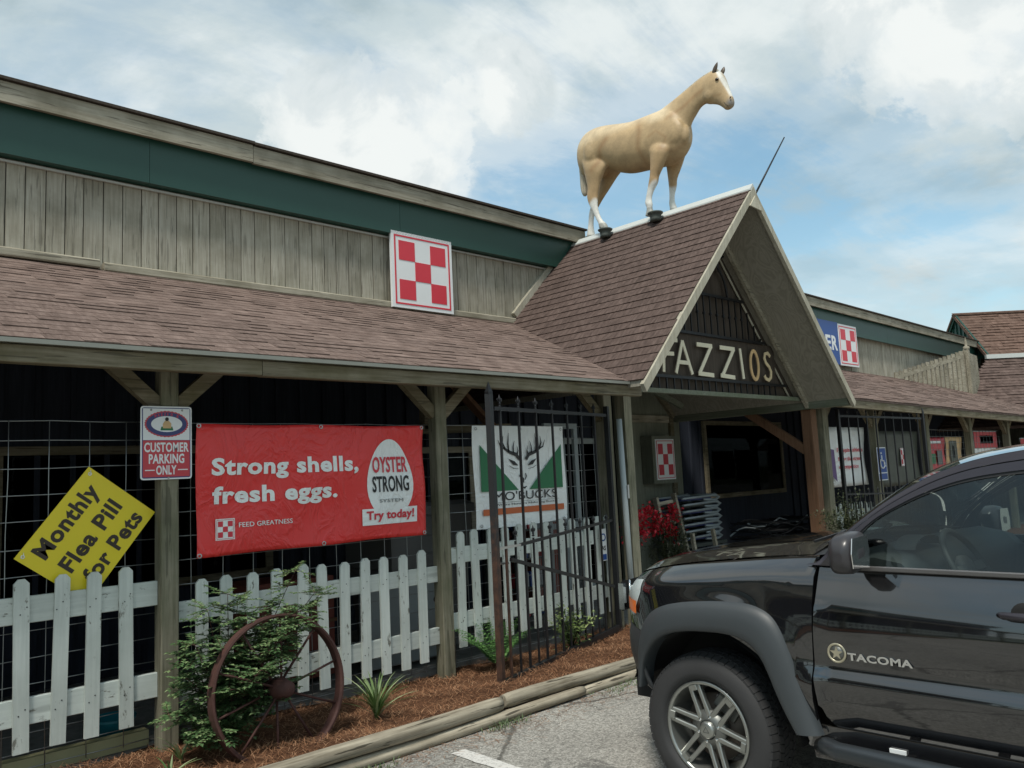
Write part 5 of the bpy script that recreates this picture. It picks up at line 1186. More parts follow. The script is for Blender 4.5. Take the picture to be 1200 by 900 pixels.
m = MB(); m.bar((5.9, 7.2, 2.9), (6.95, 7.2, 2.0), .05, .13, up=(0, 1, 0)); m.build('timber', M['cedar_wood'], S)

# ================================================================== HORSE STATUE
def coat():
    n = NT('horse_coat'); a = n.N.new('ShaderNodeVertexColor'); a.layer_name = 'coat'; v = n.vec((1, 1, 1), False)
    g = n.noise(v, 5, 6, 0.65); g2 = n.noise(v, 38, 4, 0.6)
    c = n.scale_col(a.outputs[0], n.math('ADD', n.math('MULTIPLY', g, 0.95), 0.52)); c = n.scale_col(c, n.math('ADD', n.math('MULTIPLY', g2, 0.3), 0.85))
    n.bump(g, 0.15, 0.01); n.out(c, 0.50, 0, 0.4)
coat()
plain('ear_dark', (0.085, 0.060, 0.040), 0.5); plain('eye_dark', (0.02, 0.01, 0.006), 0.08)
def horse():
    S = empty('horse_statue', (GLX, 6.9, GLZ), 'life sized palomino horse statue standing on the portico ridge', 'statue')
    def pr(px, py, X): p = at(px, py, 'x', X); return p
    def loft(pairs, X, smooth_n=5, n=40, sq=1.0):
        """pairs of edge pixels with a half width in metres, lofted with ellipses and splined"""
        E = [(pr(a[0], a[1], X if len(q) < 4 else q[3]), pr(b[0], b[1], X if len(q) < 4 else q[3]), q[2]) for q in pairs for a, b in (q[:2],)]
        K = []; N_ = len(E)
        for i in range(N_ - 1):
            p0, p1, p2, p3 = E[max(i - 1, 0)], E[i], E[i + 1], E[min(i + 2, N_ - 1)]
            for s in range(smooth_n):
                t = s / smooth_n
                def cr(a, b, c, d): return 0.5 * ((2 * b) + (c - a) * t + (2 * a - 5 * b + 4 * c - d) * t * t + (3 * b - a - 3 * c + d) * t ** 3)
                K.append((cr(p0[0], p1[0], p2[0], p3[0]), cr(p0[1], p1[1], p2[1], p3[1]), max(.004, cr(p0[2], p1[2], p2[2], p3[2]))))
        K.append(E[-1]); R = []
        for a, b, w in K:
            c = (a + b) / 2; e = (a - b) / 2; R.append([c + e * math.cos(2 * math.pi * k / n) + XA * w * math.sin(2 * math.pi * k / n) for k in range(n)])
        return R
    m = MB(); X0 = GLX
    m.rings(loft([((680.5, 174), (681, 186), .05), ((683, 166), (684, 205), .15), ((691, 156), (692, 209), .225), ((702, 150), (703, 208), .265), ((716, 147), (714, 199), .275), ((730, 145.3), (727, 202), .285), ((745, 142.5), (740, 203), .285), ((760, 136.5), (756, 200), .27), ((773, 131), (770, 197), .25), ((785, 126), (784, 194), .225), ((797, 126), (797, 187), .19), ((805, 138), (805, 176), .13), ((808.5, 150), (808.5, 168), .06)], X0))
    m.rings(loft([((762, 140), (782, 178), .15), ((776, 129), (799, 166), .16), ((786, 121), (806.5, 153), .135), ((795, 113.5), (810.5, 143), .11), ((805, 105.5), (815.5, 134.5), .092), ((815, 97), (821, 126), .083), ((824, 90), (828, 121), .078), ((831, 86), (834, 118), .07)], X0))
    m.rings(loft([((828, 88), (822.5, 109), .05), ((833, 84.5), (824, 118), .086), ((840, 82.2), (829, 122), .100), ((846.5, 85), (836, 122.3), .092), ((850.5, 91.5), (841, 123), .078), ((853.5, 99), (845, 125), .062), ((856, 106), (848.5, 127.5), .055), ((858.5, 112), (850.5, 129), .058), ((860.3, 118), (853.5, 128.8), .05), ((860, 123), (857, 127), .025)], X0))
    # legs: edge pixels left/right
    XN, XF = X0 - .17, X0 + .17
    m.rings(loft([((690, 160), (712, 162), .03, XN + .14), ((683.5, 172), (714, 176), .075, XN + .09), ((682, 186), (713, 190), .105, XN + .035), ((684.5, 197), (708, 200), .098, XN), ((687, 210), (704, 212), .075), ((689, 221), (701.5, 224), .058), ((688.3, 231), (700.5, 233), .050), ((690.5, 240), (700.5, 241), .038), ((695, 249), (702.5, 250), .032), ((699, 257.5), (706, 257.5), .034), ((701.5, 262), (711, 262.5), .045), ((702.5, 268), (713, 268.5), .055)], XN))
    m.rings(loft([((698, 178), (726, 180), .10, XF - .05), ((703, 192), (729, 196), .11, XF - .02), ((704, 206), (722, 208), .08), ((702, 219), (714, 221), .058), ((697, 231), (707, 232), .048), ((693.5, 240), (702, 241), .040), ((690.5, 250), (697, 251), .032), ((689.8, 261), (695.5, 261), .032), ((689, 270), (696, 270), .042), ((688, 278), (698, 278), .055)], XF))
    m.rings(loft([((768, 158), (794, 162), .04, XN + .11), ((764.5, 167), (788, 170), .085, XN + .045), ((762, 176), (784, 178), .098, XN + .008), ((762.5, 184), (781, 185), .085, XN), ((762.5, 195.5), (776.5, 196), .066), ((762, 205), (772.2, 206), .052), ((760.8, 213), (770.8, 214), .050), ((758.9, 222), (766.5, 223), .034), ((757, 232), (763.8, 232.5), .031), ((756.2, 238.5), (764.8, 239.5), .040), ((758, 244), (764.5, 244), .032), ((757.5, 250), (767.5, 250), .052), ((756.5, 254), (769, 254), .060)], XN))
    m.rings(loft([((783, 160), (806, 164), .08, XF - .06), ((782, 174), (803.5, 176), .10, XF - .01), ((781, 186), (801, 187), .082, XF), ((781.5, 197), (797.5, 198), .062), ((783, 208), (793.5, 209), .050), ((784, 217), (792.8, 218), .048), ((784.5, 226), (791, 226.5), .033), ((784.6, 234), (790.5, 234), .032), ((784.3, 239), (791.8, 239.5), .040), ((785.5, 244.5), (794, 244.5), .052), ((785.5, 249), (795, 249), .058)], XF))
    # muscle masses: shoulder, forearm, haunch, jowl
    def blob(px, py, X, ry, rz, rx, tilt=0):
        c = pr(px, py, X); R = []
        for i in range(9):
            f = -math.pi / 2 + math.pi * i / 8; R.append([c + XA * rx * math.sin(f) + (YA * (ry * math.cos(f) * math.cos(a) * math.cos(tilt) - rz * math.cos(f) * math.sin(a) * math.sin(tilt))) + ZA * (ry * math.cos(f) * math.cos(a) * math.sin(tilt) + rz * math.cos(f) * math.sin(a) * math.cos(tilt)) for a in np.linspace(0, 2 * math.pi, 17)[:-1]])
        m.rings(R)
    for X, s in ((X0, -1), (X0, 1)):
        blob(786, 156, X + s * .125, .22, .22, .085, .5); blob(698, 178, X + s * .115, .215, .30, .175, .15); blob(708, 162, X + s * .13, .26, .16, .11, .3); blob(831.5, 110, X + s * .055, .095, .10, .045); blob(773, 176, X + s * .155, .10, .17, .075); blob(801, 158, X + s * .065, .10, .15, .08)
        blob(838.5, 93.5, X + s * .075, .035, .022, .022, .3)
    me = m.mesh('tmp', None); o = bpy.data.objects.new('tmp', me); COL.objects.link(o)
    r = o.modifiers.new('r', 'REMESH'); r.mode = 'VOXEL'; r.voxel_size = .0125; r.use_smooth_shade = True
    s = o.modifiers.new('s', 'SMOOTH'); s.iterations = 13; s.factor = .5
    dg = bpy.context.evaluated_depsgraph_get(); dg.update(); bm_ = bpy.data.meshes.new_from_object(o.evaluated_get(dg)); bpy.data.objects.remove(o)
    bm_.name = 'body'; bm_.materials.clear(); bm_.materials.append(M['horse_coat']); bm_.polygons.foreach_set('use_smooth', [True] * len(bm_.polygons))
    ca = bm_.color_attributes.new('coat', 'FLOAT_COLOR', 'POINT'); n = len(bm_.vertices); co = np.empty(n * 3); bm_.vertices.foreach_get('co', co); co = co.reshape(-1, 3)
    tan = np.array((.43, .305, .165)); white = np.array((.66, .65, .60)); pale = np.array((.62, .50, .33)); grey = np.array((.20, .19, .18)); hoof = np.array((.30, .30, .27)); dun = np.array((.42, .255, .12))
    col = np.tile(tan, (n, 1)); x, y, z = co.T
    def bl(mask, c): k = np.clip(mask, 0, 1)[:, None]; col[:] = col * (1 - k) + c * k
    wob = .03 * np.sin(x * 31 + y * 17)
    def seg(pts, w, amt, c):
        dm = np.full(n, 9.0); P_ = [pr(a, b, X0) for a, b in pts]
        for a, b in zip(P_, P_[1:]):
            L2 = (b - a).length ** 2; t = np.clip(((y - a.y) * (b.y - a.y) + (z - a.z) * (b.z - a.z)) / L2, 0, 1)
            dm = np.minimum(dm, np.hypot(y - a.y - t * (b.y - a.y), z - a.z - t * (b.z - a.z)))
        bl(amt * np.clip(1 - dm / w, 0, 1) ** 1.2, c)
    rust = np.array((.30, .165, .07)); hilite_tan = np.array((.56, .42, .25))  # dark tone paints shade into muscle grooves and belly, light tone paints highlights
    seg([(758, 145), (762, 160), (760, 178), (764, 192)], .07, .55, rust)      # shade painted in behind the shoulder
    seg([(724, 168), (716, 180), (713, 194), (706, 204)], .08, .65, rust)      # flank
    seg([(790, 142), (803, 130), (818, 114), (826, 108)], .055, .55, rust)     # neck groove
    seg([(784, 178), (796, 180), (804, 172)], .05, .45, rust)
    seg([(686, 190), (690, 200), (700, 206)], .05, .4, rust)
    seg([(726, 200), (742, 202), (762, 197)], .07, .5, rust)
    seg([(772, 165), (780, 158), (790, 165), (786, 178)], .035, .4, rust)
    seg([(690, 172), (700, 168), (706, 178)], .10, .45, hilite_tan)
    seg([(774, 146), (784, 142)], .09, .55, hilite_tan); seg([(829, 112), (833, 106)], .07, .3, hilite_tan); seg([(840, 114), (848, 112)], .03, .35, rust)
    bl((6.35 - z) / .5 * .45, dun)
    bl(np.clip((z - 6.66) / .14, 0, 1) * .6 * np.clip((y - 6.15) / .5, 0, 1), pale)                      # paler back
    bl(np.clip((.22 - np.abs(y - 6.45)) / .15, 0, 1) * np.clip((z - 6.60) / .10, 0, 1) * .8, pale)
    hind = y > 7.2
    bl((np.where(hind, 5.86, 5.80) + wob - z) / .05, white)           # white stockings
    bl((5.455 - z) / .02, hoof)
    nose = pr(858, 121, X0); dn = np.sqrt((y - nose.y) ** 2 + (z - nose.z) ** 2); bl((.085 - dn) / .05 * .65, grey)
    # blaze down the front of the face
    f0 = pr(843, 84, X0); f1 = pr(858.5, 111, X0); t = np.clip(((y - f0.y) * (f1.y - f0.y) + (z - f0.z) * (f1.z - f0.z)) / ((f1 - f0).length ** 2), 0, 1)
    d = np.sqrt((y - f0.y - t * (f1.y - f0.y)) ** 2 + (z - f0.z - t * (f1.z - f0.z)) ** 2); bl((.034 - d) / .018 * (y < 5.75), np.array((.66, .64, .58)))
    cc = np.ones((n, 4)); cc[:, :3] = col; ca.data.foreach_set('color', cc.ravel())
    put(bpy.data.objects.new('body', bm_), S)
    for px, py, tx, ty, xx in ((836, 86, 840.8, 72.5, -.05), (846, 86.5, 848.6, 78, .06)):
        b0 = pr(px, py, X0 + xx); t0 = pr(tx, ty, X0 + xx * 1.3); mm = MB(); R = []; ax = (t0 - b0).normalized(); sd = ax.cross(XA).normalized()
        for k in range(9):
            q = k / 8; w = .033 * math.sin(math.pi * (.25 + .75 * q)) ** .8 + .001; R.append([b0.lerp(t0, q) + sd * w * math.cos(a) + XA * w * .55 * math.sin(a) for a in np.linspace(0, 2 * math.pi, 11)[:-1]])
        mm.rings(R); e = mm.build('ear', M['ear_dark'], S)
    for s_ in (-1, 1):
        p = pr(840, 92.8, X0 + s_ * .088); mm = MB(); R = []
        for i in range(9):
            f = -math.pi / 2 + math.pi * i / 8; R.append([p + Vector((.018 * math.sin(f), .027 * math.cos(f) * math.cos(a), .021 * math.cos(f) * math.sin(a))) for a in np.linspace(0, 2 * math.pi, 13)[:-1]])
        mm.rings(R); mm.build('eye', M['eye_dark'], S)
        p = pr(856, 114.5, X0 + s_ * .05); mm = MB(); mm.tube([p + Vector((0, -.008, .016)), p + Vector((s_ * .008, -.004, .004)), p + Vector((s_ * .006, .006, -.014))], [.004, .011, .004], 8); mm.build('nostril', M['ear_dark'], S)
        a = pr(848, 119, X0 + s_ * .052); b = pr(853, 124.5, X0 + s_ * .054); mm = MB(); mm.tube([a, a.lerp(b, .5) + XA * s_ * .002, b], [.002, .005, .003], 6); mm.build('mouth_line', M['ear_dark'], S)
    mm = MB(); mm.rings(loft([((682, 170), (690, 174), .03), ((679.5, 184), (688, 186), .055), ((679.5, 196), (688, 198), .062), ((680.5, 208), (687.6, 209), .058), ((681, 219), (688.3, 220), .05), ((682.2, 226), (688, 227), .04), ((684, 230), (686.5, 230), .012)], X0 - .01)); mm.build('tail', M['tail_hair'], S)
    mm = MB(); mm.rings(loft([((778, 127.5), (782, 131), .02), ((790, 117), (793, 121), .022), ((805, 104), (808, 108), .022), ((820, 91.5), (823, 96), .022), ((833, 83.5), (836, 88), .022), ((841, 81), (842.5, 86), .02)], X0)); mm.build('mane', M['tail_hair'], S)
    # cast pedestals that step the near hooves off the ridge
    for (px, py, wpx) in ((708, 269.5, 26), (766.5, 250.0, 22)):
        p = pr(px, py, XN); mm = MB(); mm.lathe([(.001, 0), (.100, 0), (.112, -.010), (.105, -.025), (.085, -.035), (.075, -.09), (.085, -.13), (.001, -.13)], p + Vector((0, -.02, .01)), ZA, 18); mm.build('hoof_pedestal', M['cast_dark'], S)
    for px, py in ((692.5, 278.5), (790, 249)):
        p = pr(px, py, XF); mm = MB(); mm.lathe([(.001, 0), (.11, 0), (.11, -.03), (.08, -.05), (.08, -.2), (.001, -.2)], p + Vector((0, 0, .005)), ZA, 18); mm.build('hoof_pedestal', M['cast_dark'], S)
n = NT('tail_hair'); g = n.noise(n.vec((30, 30, 2), False), 2, 5, .6); n.out(n.ramp(g, [(.3, (.26, .22, .15)), (.7, (.55, .50, .40))]), .6)
horse()
m = MB(); m.tube([(9.57, 5.20, 5.28), (10.50, 5.20, 6.29)], [.014, .009], 8); o = m.build('slanted_rod', M['iron_black'], None, 'thin dark rod slanting up from the portico peak', 'rod')

# ================================================================== TREES BEYOND
def tree(x, y, h, label, seed, mat='tree_leaf', r=2.2):
    rs = random.Random(seed); S = empty('tree', (x, y, 0), label, 'tree', None); st = MB(); lf = MB(); c = Vector((x, y, 0)); tips = []
    st.tube([c, c + Vector((.1, 0, h * .25)), c + Vector((.0, .15, h * .55))], [h * .035, h * .028, h * .018], 10)
    for i in range(26):
        a = rs.uniform(0, 6.28); k = rs.uniform(.25, .55); b0 = c + ZA * h * k; t = c + Vector((math.cos(a) * r * rs.uniform(.3, 1), math.sin(a) * r * rs.uniform(.3, 1), h * rs.uniform(.45, 1))); tips.append(t)
        st.tube([b0, b0.lerp(t, .5) + ZA * .2, t], [h * .01, h * .006, h * .002], 5)
    for i in range(5200):
        t = rs.choice(tips); s = r * .22; p = t + Vector((rs.gauss(0, s), rs.gauss(0, s), rs.gauss(0, s * .8))); leaf(lf, p, (rs.gauss(0, 1), rs.gauss(0, 1), rs.gauss(0, .6)), ZA, rs.uniform(.12, .24), .06)
    st.build('trunk', M['log_wood'], S); lf.build('crown', M[mat], S, kind='stuff')
tree(33.5, 5.2, 3.6, 'green tree seen under the far right end of the porch roof', 3)
tree(36.0, 7.6, 3.4, 'second darker tree behind the far right porch posts', 5, 'dark_leaf')
for i, (x, y) in enumerate(((-26, -6), (-30, 3), (-24, -17), (-14, -26), (2, -32), (16, -30), (30, -24))):  # unseen trees, added so the truck side has something dark to reflect
    tree(x, y, 8, 'unseen tree added for dark reflections, number %s from the left behind the camera' % ('first', 'second', 'third', 'fourth', 'fifth', 'sixth', 'seventh')[i], 40 + i, r=4.5)

# ================================================================== PICKUP TRUCK
# s runs rearward from the front axle (world y = 2.54 - s); left side plane x = 3.70
AX, XS, XC = 2.54, 3.70, 4.645
def interp(x, tab):
    if x <= tab[0][0]: return tab[0][1]
    for (a, p), (b, q) in zip(tab, tab[1:]):
        if x <= b:
            t = (x - a) / (b - a); return p + (q - p) * t
    return tab[-1][1]
def sinterp(x, tab):
    """smooth (Catmull-Rom) table lookup"""
    n = len(tab)
    if x <= tab[0][0]: return tab[0][1]
    if x >= tab[-1][0]: return tab[-1][1]
    for i in range(n - 1):
        if x <= tab[i + 1][0]: break
    x0, y0 = tab[i]; x1, y1 = tab[i + 1]; h = x1 - x0; t = (x - x0) / h
    m0 = (y1 - tab[i - 1][1]) / (x1 - tab[i - 1][0]) if i > 0 else (y1 - y0) / h
    m1 = (tab[i + 2][1] - y0) / (tab[i + 2][0] - x0) if i + 2 < n else (y1 - y0) / h
    return (2 * t ** 3 - 3 * t * t + 1) * y0 + (t ** 3 - 2 * t * t + t) * h * m0 + (-2 * t ** 3 + 3 * t * t) * y1 + (t ** 3 - t * t) * h * m1
SIDE = [(.44, .085), (.50, .058), (.56, .030), (.62, .012), (.68, .004), (.735, .000), (.765, .003), (.785, .016), (.805, .023), (.83, .021), (.88, .013), (.95, .009), (1.01, .011), (1.06, .018), (1.10, .028), (1.16, .046), (1.215, .063), (1.26, .080)]
NOSE = [(-.90, .92), (-.865, .66), (-.80, .47), (-.70, .31), (-.60, .195), (-.50, .10), (-.42, .05), (-.34, .018), (-.25, .003), (0, 0)]
HOODE = [(-.82, 1.02), (-.70, 1.085), (-.56, 1.145), (-.40, 1.185), (-.2, 1.222), (0, 1.248), (.35, 1.285), (.60, 1.302), (.8, 1.31)]   # hood edge height
def nose(s): return interp(s, NOSE) if s < -.8 else sinterp(s, NOSE)
def hedge(s): return sinterp(s, HOODE)
def side_in(s, z):
    v = sinterp(z, SIDE)
    if s < .64:
        v = v * .7 + nose(s); d = hedge(s) - z; v += .10 * max(0, 1 - d / .11) ** 2.2
        # gentle bulge over the wheel
        r = math.hypot(s - .06, z - .385); v -= .020 * math.exp(-((r - .62) / .09) ** 2)
    return v
def TP(s, x, z): return Vector((x, AX - s, z))
T = empty('pickup_truck', (XC, 1.0, 0), 'black pickup truck with grey fender flare and silver alloy wheel parked facing the fence', 'pickup truck')
def both(fn):
    for sd in (1, -1): fn(lambda x: x if sd == 1 else 2 * XC - x, sd)
def panel(name, s_of, z_of, nu, nv, mat='car_paint', infn=side_in, us=None, parent=T):
    def f(mx, sd):
        P = []
        for i in range(nu + 1):
            u = us[i] if us is not None else i / nu; row = []
            for j in range(nv + 1):
                v = j / nv; s = s_of(u, v); z = z_of(u, v, s); row.append(TP(s, mx(XS + infn(s, z)), z))
            P.append(row)
        # return lip so that shut lines have depth
        rim = [(i, 0) for i in range(nu + 1)] + [(nu, j) for j in range(1, nv + 1)] + [(i, nv) for i in range(nu - 1, -1, -1)] + [(0, j) for j in range(nv - 1, 0, -1)]
        m = MB(); m.grid(P); k = len(rim); A = [P[i][j] for i, j in rim]; Bq = [p + XA * (.03 * sd) for p in A]
        m.add(A + Bq, [(q, (q + 1) % k, k + (q + 1) % k, k + q) for q in range(k)]); m.build(name, M[mat], parent)
    both(f)
R_ARCH = .535
def arch(s, c=0.0, r=R_ARCH): return .385 + math.sqrt(max(0, r * r - (s - c) ** 2)) if abs(s - c) < r else 0
# front fender
fs = list(np.linspace(-.875, -.54, 14)) + list(np.linspace(-.534, .534, 50)) + list(np.linspace(.54, .62, 5))
def f_s(u, v): s = u; return s + (interp(v, [(0, .0), (.25, -.01), (1, .022)]) if s > .55 else 0) * (s - .55) / .07
panel('front_fender', f_s, lambda u, v, s: (lambda zb, zt: zb + (zt - zb) * (v ** .9))(max(arch(u) + .012, .86 if u < -.38 else .42), hedge(u) - .006), len(fs) - 1, 18, us=fs)
# doors
def d_front(v): return .634 + interp(v, [(0, .060), (.05, .022), (.13, .002), (.30, -.012), (.6, -.004), (1, .022)])
def dz(u, v, s): return .535 + (1.252 - .535) * v
panel('front_door', lambda u, v: d_front(v) + (1.700 - d_front(v)) * u, dz, 26, 36)
def d_rear(v): return 2.72 - max(0, (.5 - v)) * .35
panel('rear_door', lambda u, v: 1.708 + (d_rear(v) - 1.708) * u, dz, 20, 36)
panel('rocker_panel', lambda u, v: .57 + (2.62 - .57) * u, lambda u, v, s: .375 + .157 * v, 20, 6, infn=lambda s, z: .034 + .25 * max(0, .44 - z))
WB = 3.245
rs_ = list(np.linspace(2.70, WB - .54, 3)) + list(np.linspace(WB - .534, WB + .534, 32)) + list(np.linspace(WB + .54, 4.36, 8))
panel('bed_side', lambda u, v: u + (interp(v, [(0, -.16), (.5, 0), (1, 0)]) if u < 2.74 else 0), lambda u, v, s: (lambda zb, zt: zb + (zt - zb) * v)(max(arch(u, WB) + .012, .52), 1.262), len(rs_) - 1, 24, us=rs_)
# hood, nose, tailgate
def hood():
    ss = np.linspace(-.845, .60, 34); P = []
    for s in ss:
        ze = hedge(s) + .002; xi = XS + nose(s) + .135 if s < .64 else 0; row = []
        for i in range(31):
            t = -1 + 2 * i / 30; x = XC + (XC - xi) * t; a = abs(t)
            crown = .064 * (1 - a ** 2.2) + .012 * math.exp(-((a - .72) / .10) ** 2) * min(1, max(0, (s + .8) / .5)); fr = max(0, (-.60 - s) / .28)
            row.append(TP(s - .075 * (1 - t * t) * min(1, max(0, (-s - .2) / .5)) , x, ze + crown - .06 * fr ** 2))
        P.append(row)
    m = MB(); m.grid(P); h = m.build('hood', M['car_paint'], T)
    m = MB(); m.grid([[TP(-.30 + .22 * i / 6, XC - .55 + .30 * j / 6, 0) for j in range(2)] for i in range(2)]); 
    # cowl with wiper
    P = []
    for k in range(4):
        row = []
        for i in range(21):
            t = -1 + 2 * i / 20; row.append(TP(.595 + .05 * k - .10 * (1 - t * t), XC + (XC - XS - .14) * t, 1.298 + .055 * (1 - abs(t) ** 2.2) + (.006 * k)))
        P.append(row)
    m = MB(); m.grid(P); m.build('cowl', M['seal_rubber'], T)
    for x0, x1 in ((3.98, 4.55), (4.62, 5.15)):
        m = MB(); m.bar(TP(.54, x0, 1.352), TP(.60, x1, 1.405), .012, .012); m.bar(TP(.61, x0 + .02, 1.345), TP(.565, x0 + .28, 1.382), .018, .010); m.build('wiper', M['seal_rubber'], T)
hood()
def bumper():
    prof = [(.52, .070), (.56, .030), (.62, .006), (.70, -.012), (.78, -.012), (.84, .000), (.872, .022), (.888, .055)]
    pts = [(-.385, .012), (-.43, .045), (-.49, .085), (-.55, .145), (-.62, .22), (-.70, .315), (-.78, .44), (-.84, .60), (-.875, .76), (-.89, .945)]
    L_ = [(s, XS + d) for s, d in pts]; full = L_ + [(s, 2 * XC - x) for s, x in L_[-2::-1]]; P = []
    for i, (s, x) in enumerate(full):
        a = full[max(i - 1, 0)]; b = full[min(i + 1, len(full) - 1)]; t = Vector((b[1] - a[1], -(b[0] - a[0]), 0)).normalized(); n = Vector((-t.y, t.x, 0))   # outward (towards +y / sides)
        c = TP(s, x, 0); P.append([c - n * d + ZA * z for z, d in prof])
    m = MB(); m.grid(P); o = m.build('front_bumper', M['bumper_plastic'], T); o.modifiers.new('t', 'SOLIDIFY').thickness = .02
    # nose between bumper and hood: lamps at the corners, grille in the middle
    hb = lambda s: .925
    def strip(s0, s1, z0, z1, off, nm, mat, nu=14, nv=8, top=None):
        def f(mx, sd):
            P = []
            for i in range(nu + 1):
                s = s0 + (s1 - s0) * i / nu; row = []
                for j in range(nv + 1):
                    zb = hb(s) if top else z0; z = zb + ((top(s) if top else z1) - zb) * j / nv; row.append(TP(s, mx(XS + side_in(s, z) + off), z))
                P.append(row)
            m = MB(); m.grid(P); m.build(nm, M[mat], T)
        both(f)
    hb = lambda s: .925 + .16 * max(0, (s + .50) / .10)
    strip(-.80, -.405, .925, 1.1, -.010, 'headlight_lens', 'lamp_glass', 20, 10, top=lambda s: min(hedge(s) - .028, 1.135 + (s + .455) * .12))
    strip(-.795, -.41, .93, 1.1, -.004, 'headlight', 'lamp_inner', 20, 8, top=lambda s: min(hedge(s) - .034, 1.128 + (s + .46) * .12))
    strip(-.62, -.452, .945, 1.015, -.0135, 'turn_signal', 'lamp_amber', 8, 4)
    def reflector(mx, sd):
        m = MB(); m.lathe([(.055, -.004), (.062, .004), (.055, .006), (.02, -.01)], TP(-.66, mx(XS + side_in(-.66, 1.04) - .006), 1.04), (-sd * .6, .8, 0), 20); m.build('headlight_bulb', M['chrome'], T)
    both(reflector)
    m = MB(); P = []
    for i in range(21):
        t = -1 + 2 * i / 20; x = XC + .56 * t; P.append([TP(-.895 + .075 * t * t, x, z) for z in (.88, .95, 1.02, 1.06)])
    m.grid(P); m.build('grille', M['liner_black'], T)
    for z in (.92, .97, 1.02): m = MB(); m.tube([TP(-.905 + .075 * t * t, XC + .55 * t, z) for t in np.linspace(-1, 1, 15)], .009, 6); m.build('grille_bar', M['chrome'], T)
    for x in (XC - .55, XC + .55): m = MB(); m.box(x - .012, x + .012, AX + .80, AX + .84, .89, 1.05); m.build('grille_bar', M['chrome'], T)
bumper()
def flares(c, front=True):
    OUT = [(-.455, .560), (-.450, .68), (-.435, .78), (-.405, .875), (-.34, .955), (-.25, 1.010), (-.12, 1.045), (.04, 1.064), (.20, 1.070), (.32, 1.062), (.415, 1.025), (.475, .955), (.515, .86), (.55, .75), (.59, .63), (.625, .535), (.640, .497)]
    IN = [(-.405, .560), (-.395, .60), (-.375, .68), (-.335, .752), (-.275, .818), (-.19, .868), (-.08, .895), (.04, .905), (.15, .907), (.24, .897), (.315, .865), (.365, .81), (.40, .74), (.43, .665), (.465, .59), (.500, .525), (.520, .490)]
    if front is False: OUT = [(s * 1.0, z) for s, z in OUT]
    def f(mx, sd):
        n = 64; P = []
        tl = np.linspace(0, 1, n + 1)
        def samp(L_, t):
            q = t * (len(L_) - 1); tab_s = [(i, p[0]) for i, p in enumerate(L_)]; tab_z = [(i, p[1]) for i, p in enumerate(L_)]; return sinterp(q, tab_s), sinterp(q, tab_z)
        prof = [(0.0, .006), (.03, -.012), (.10, -.030), (.25, -.046), (.50, -.056), (.75, -.060), (.90, -.058), (.97, -.048), (1.0, -.030), (1.005, .01), (1.0, .06)]
        for t in tl:
            so, zo = samp(OUT, t); si, zi = samp(IN, t); row = []
            for k, off in prof:
                s = so + (si - so) * k; z = zo + (zi - zo) * k; b = nose(s) if front and s < -.2 else 0
                base = b if front else 0; row.append(TP(c + s, mx(XS + base + off + .012), z))
            P.append(row)
        m = MB(); m.grid(P); m.build('fender_flare', M['flare_plastic'], T)
        # wheel well
        m = MB(); P = []
        for a in np.linspace(.05, math.pi - .42, 26): P.append([TP(c + .515 * math.cos(a) * 1.0, mx(XS + q), .385 + .515 * math.sin(a)) for q in (.03, .15, .32, .50)])
        m.grid(P); 
        m.build('wheel_liner', M['liner_black'], T)
        m = MB(); m.prism([(-.40 + c, .52), (.52 + c, .42), (.52 + c, .93), (-.52 + c, .93), (-.52 + c, .60)], (mx(XS + .50), AX, 0), (0, -1, 0), ZA, XA, .01 * sd); m.build('liner_wall', M['liner_black'], T)
    both(f)
flares(0.0); flares(WB, False)

# greenhouse
def gx(z): return XS + .066 + (z - 1.25) * .235
GO = [(.585, 1.262), (.655, 1.285), (.735, 1.375), (.845, 1.468), (.955, 1.548), (1.06, 1.612), (1.17, 1.668), (1.29, 1.712), (1.42, 1.742), (1.60, 1.765), (1.9, 1.778), (2.2, 1.775), (2.42, 1.762), (2.58, 1.730), (2.74, 1.60), (2.86, 1.42), (2.92, 1.262)]
GI = [(.80, 1.262), (.805, 1.30), (.842, 1.392), (.918, 1.468), (1.01, 1.522), (1.11, 1.570), (1.21, 1.608), (1.31, 1.635), (1.42, 1.653), (1.60, 1.668), (1.9, 1.674), (2.2, 1.668), (2.40, 1.650), (2.50, 1.610), (2.58, 1.50), (2.63, 1.38), (2.655, 1.262)]
def smooth_poly(L_, k=3):
    n = len(L_); out = []
    for q in np.linspace(0, n - 1, (n - 1) * k + 1): out.append((sinterp(q, [(i, p[0]) for i, p in enumerate(L_)]), sinterp(q, [(i, p[1]) for i, p in enumerate(L_)])))
    return out
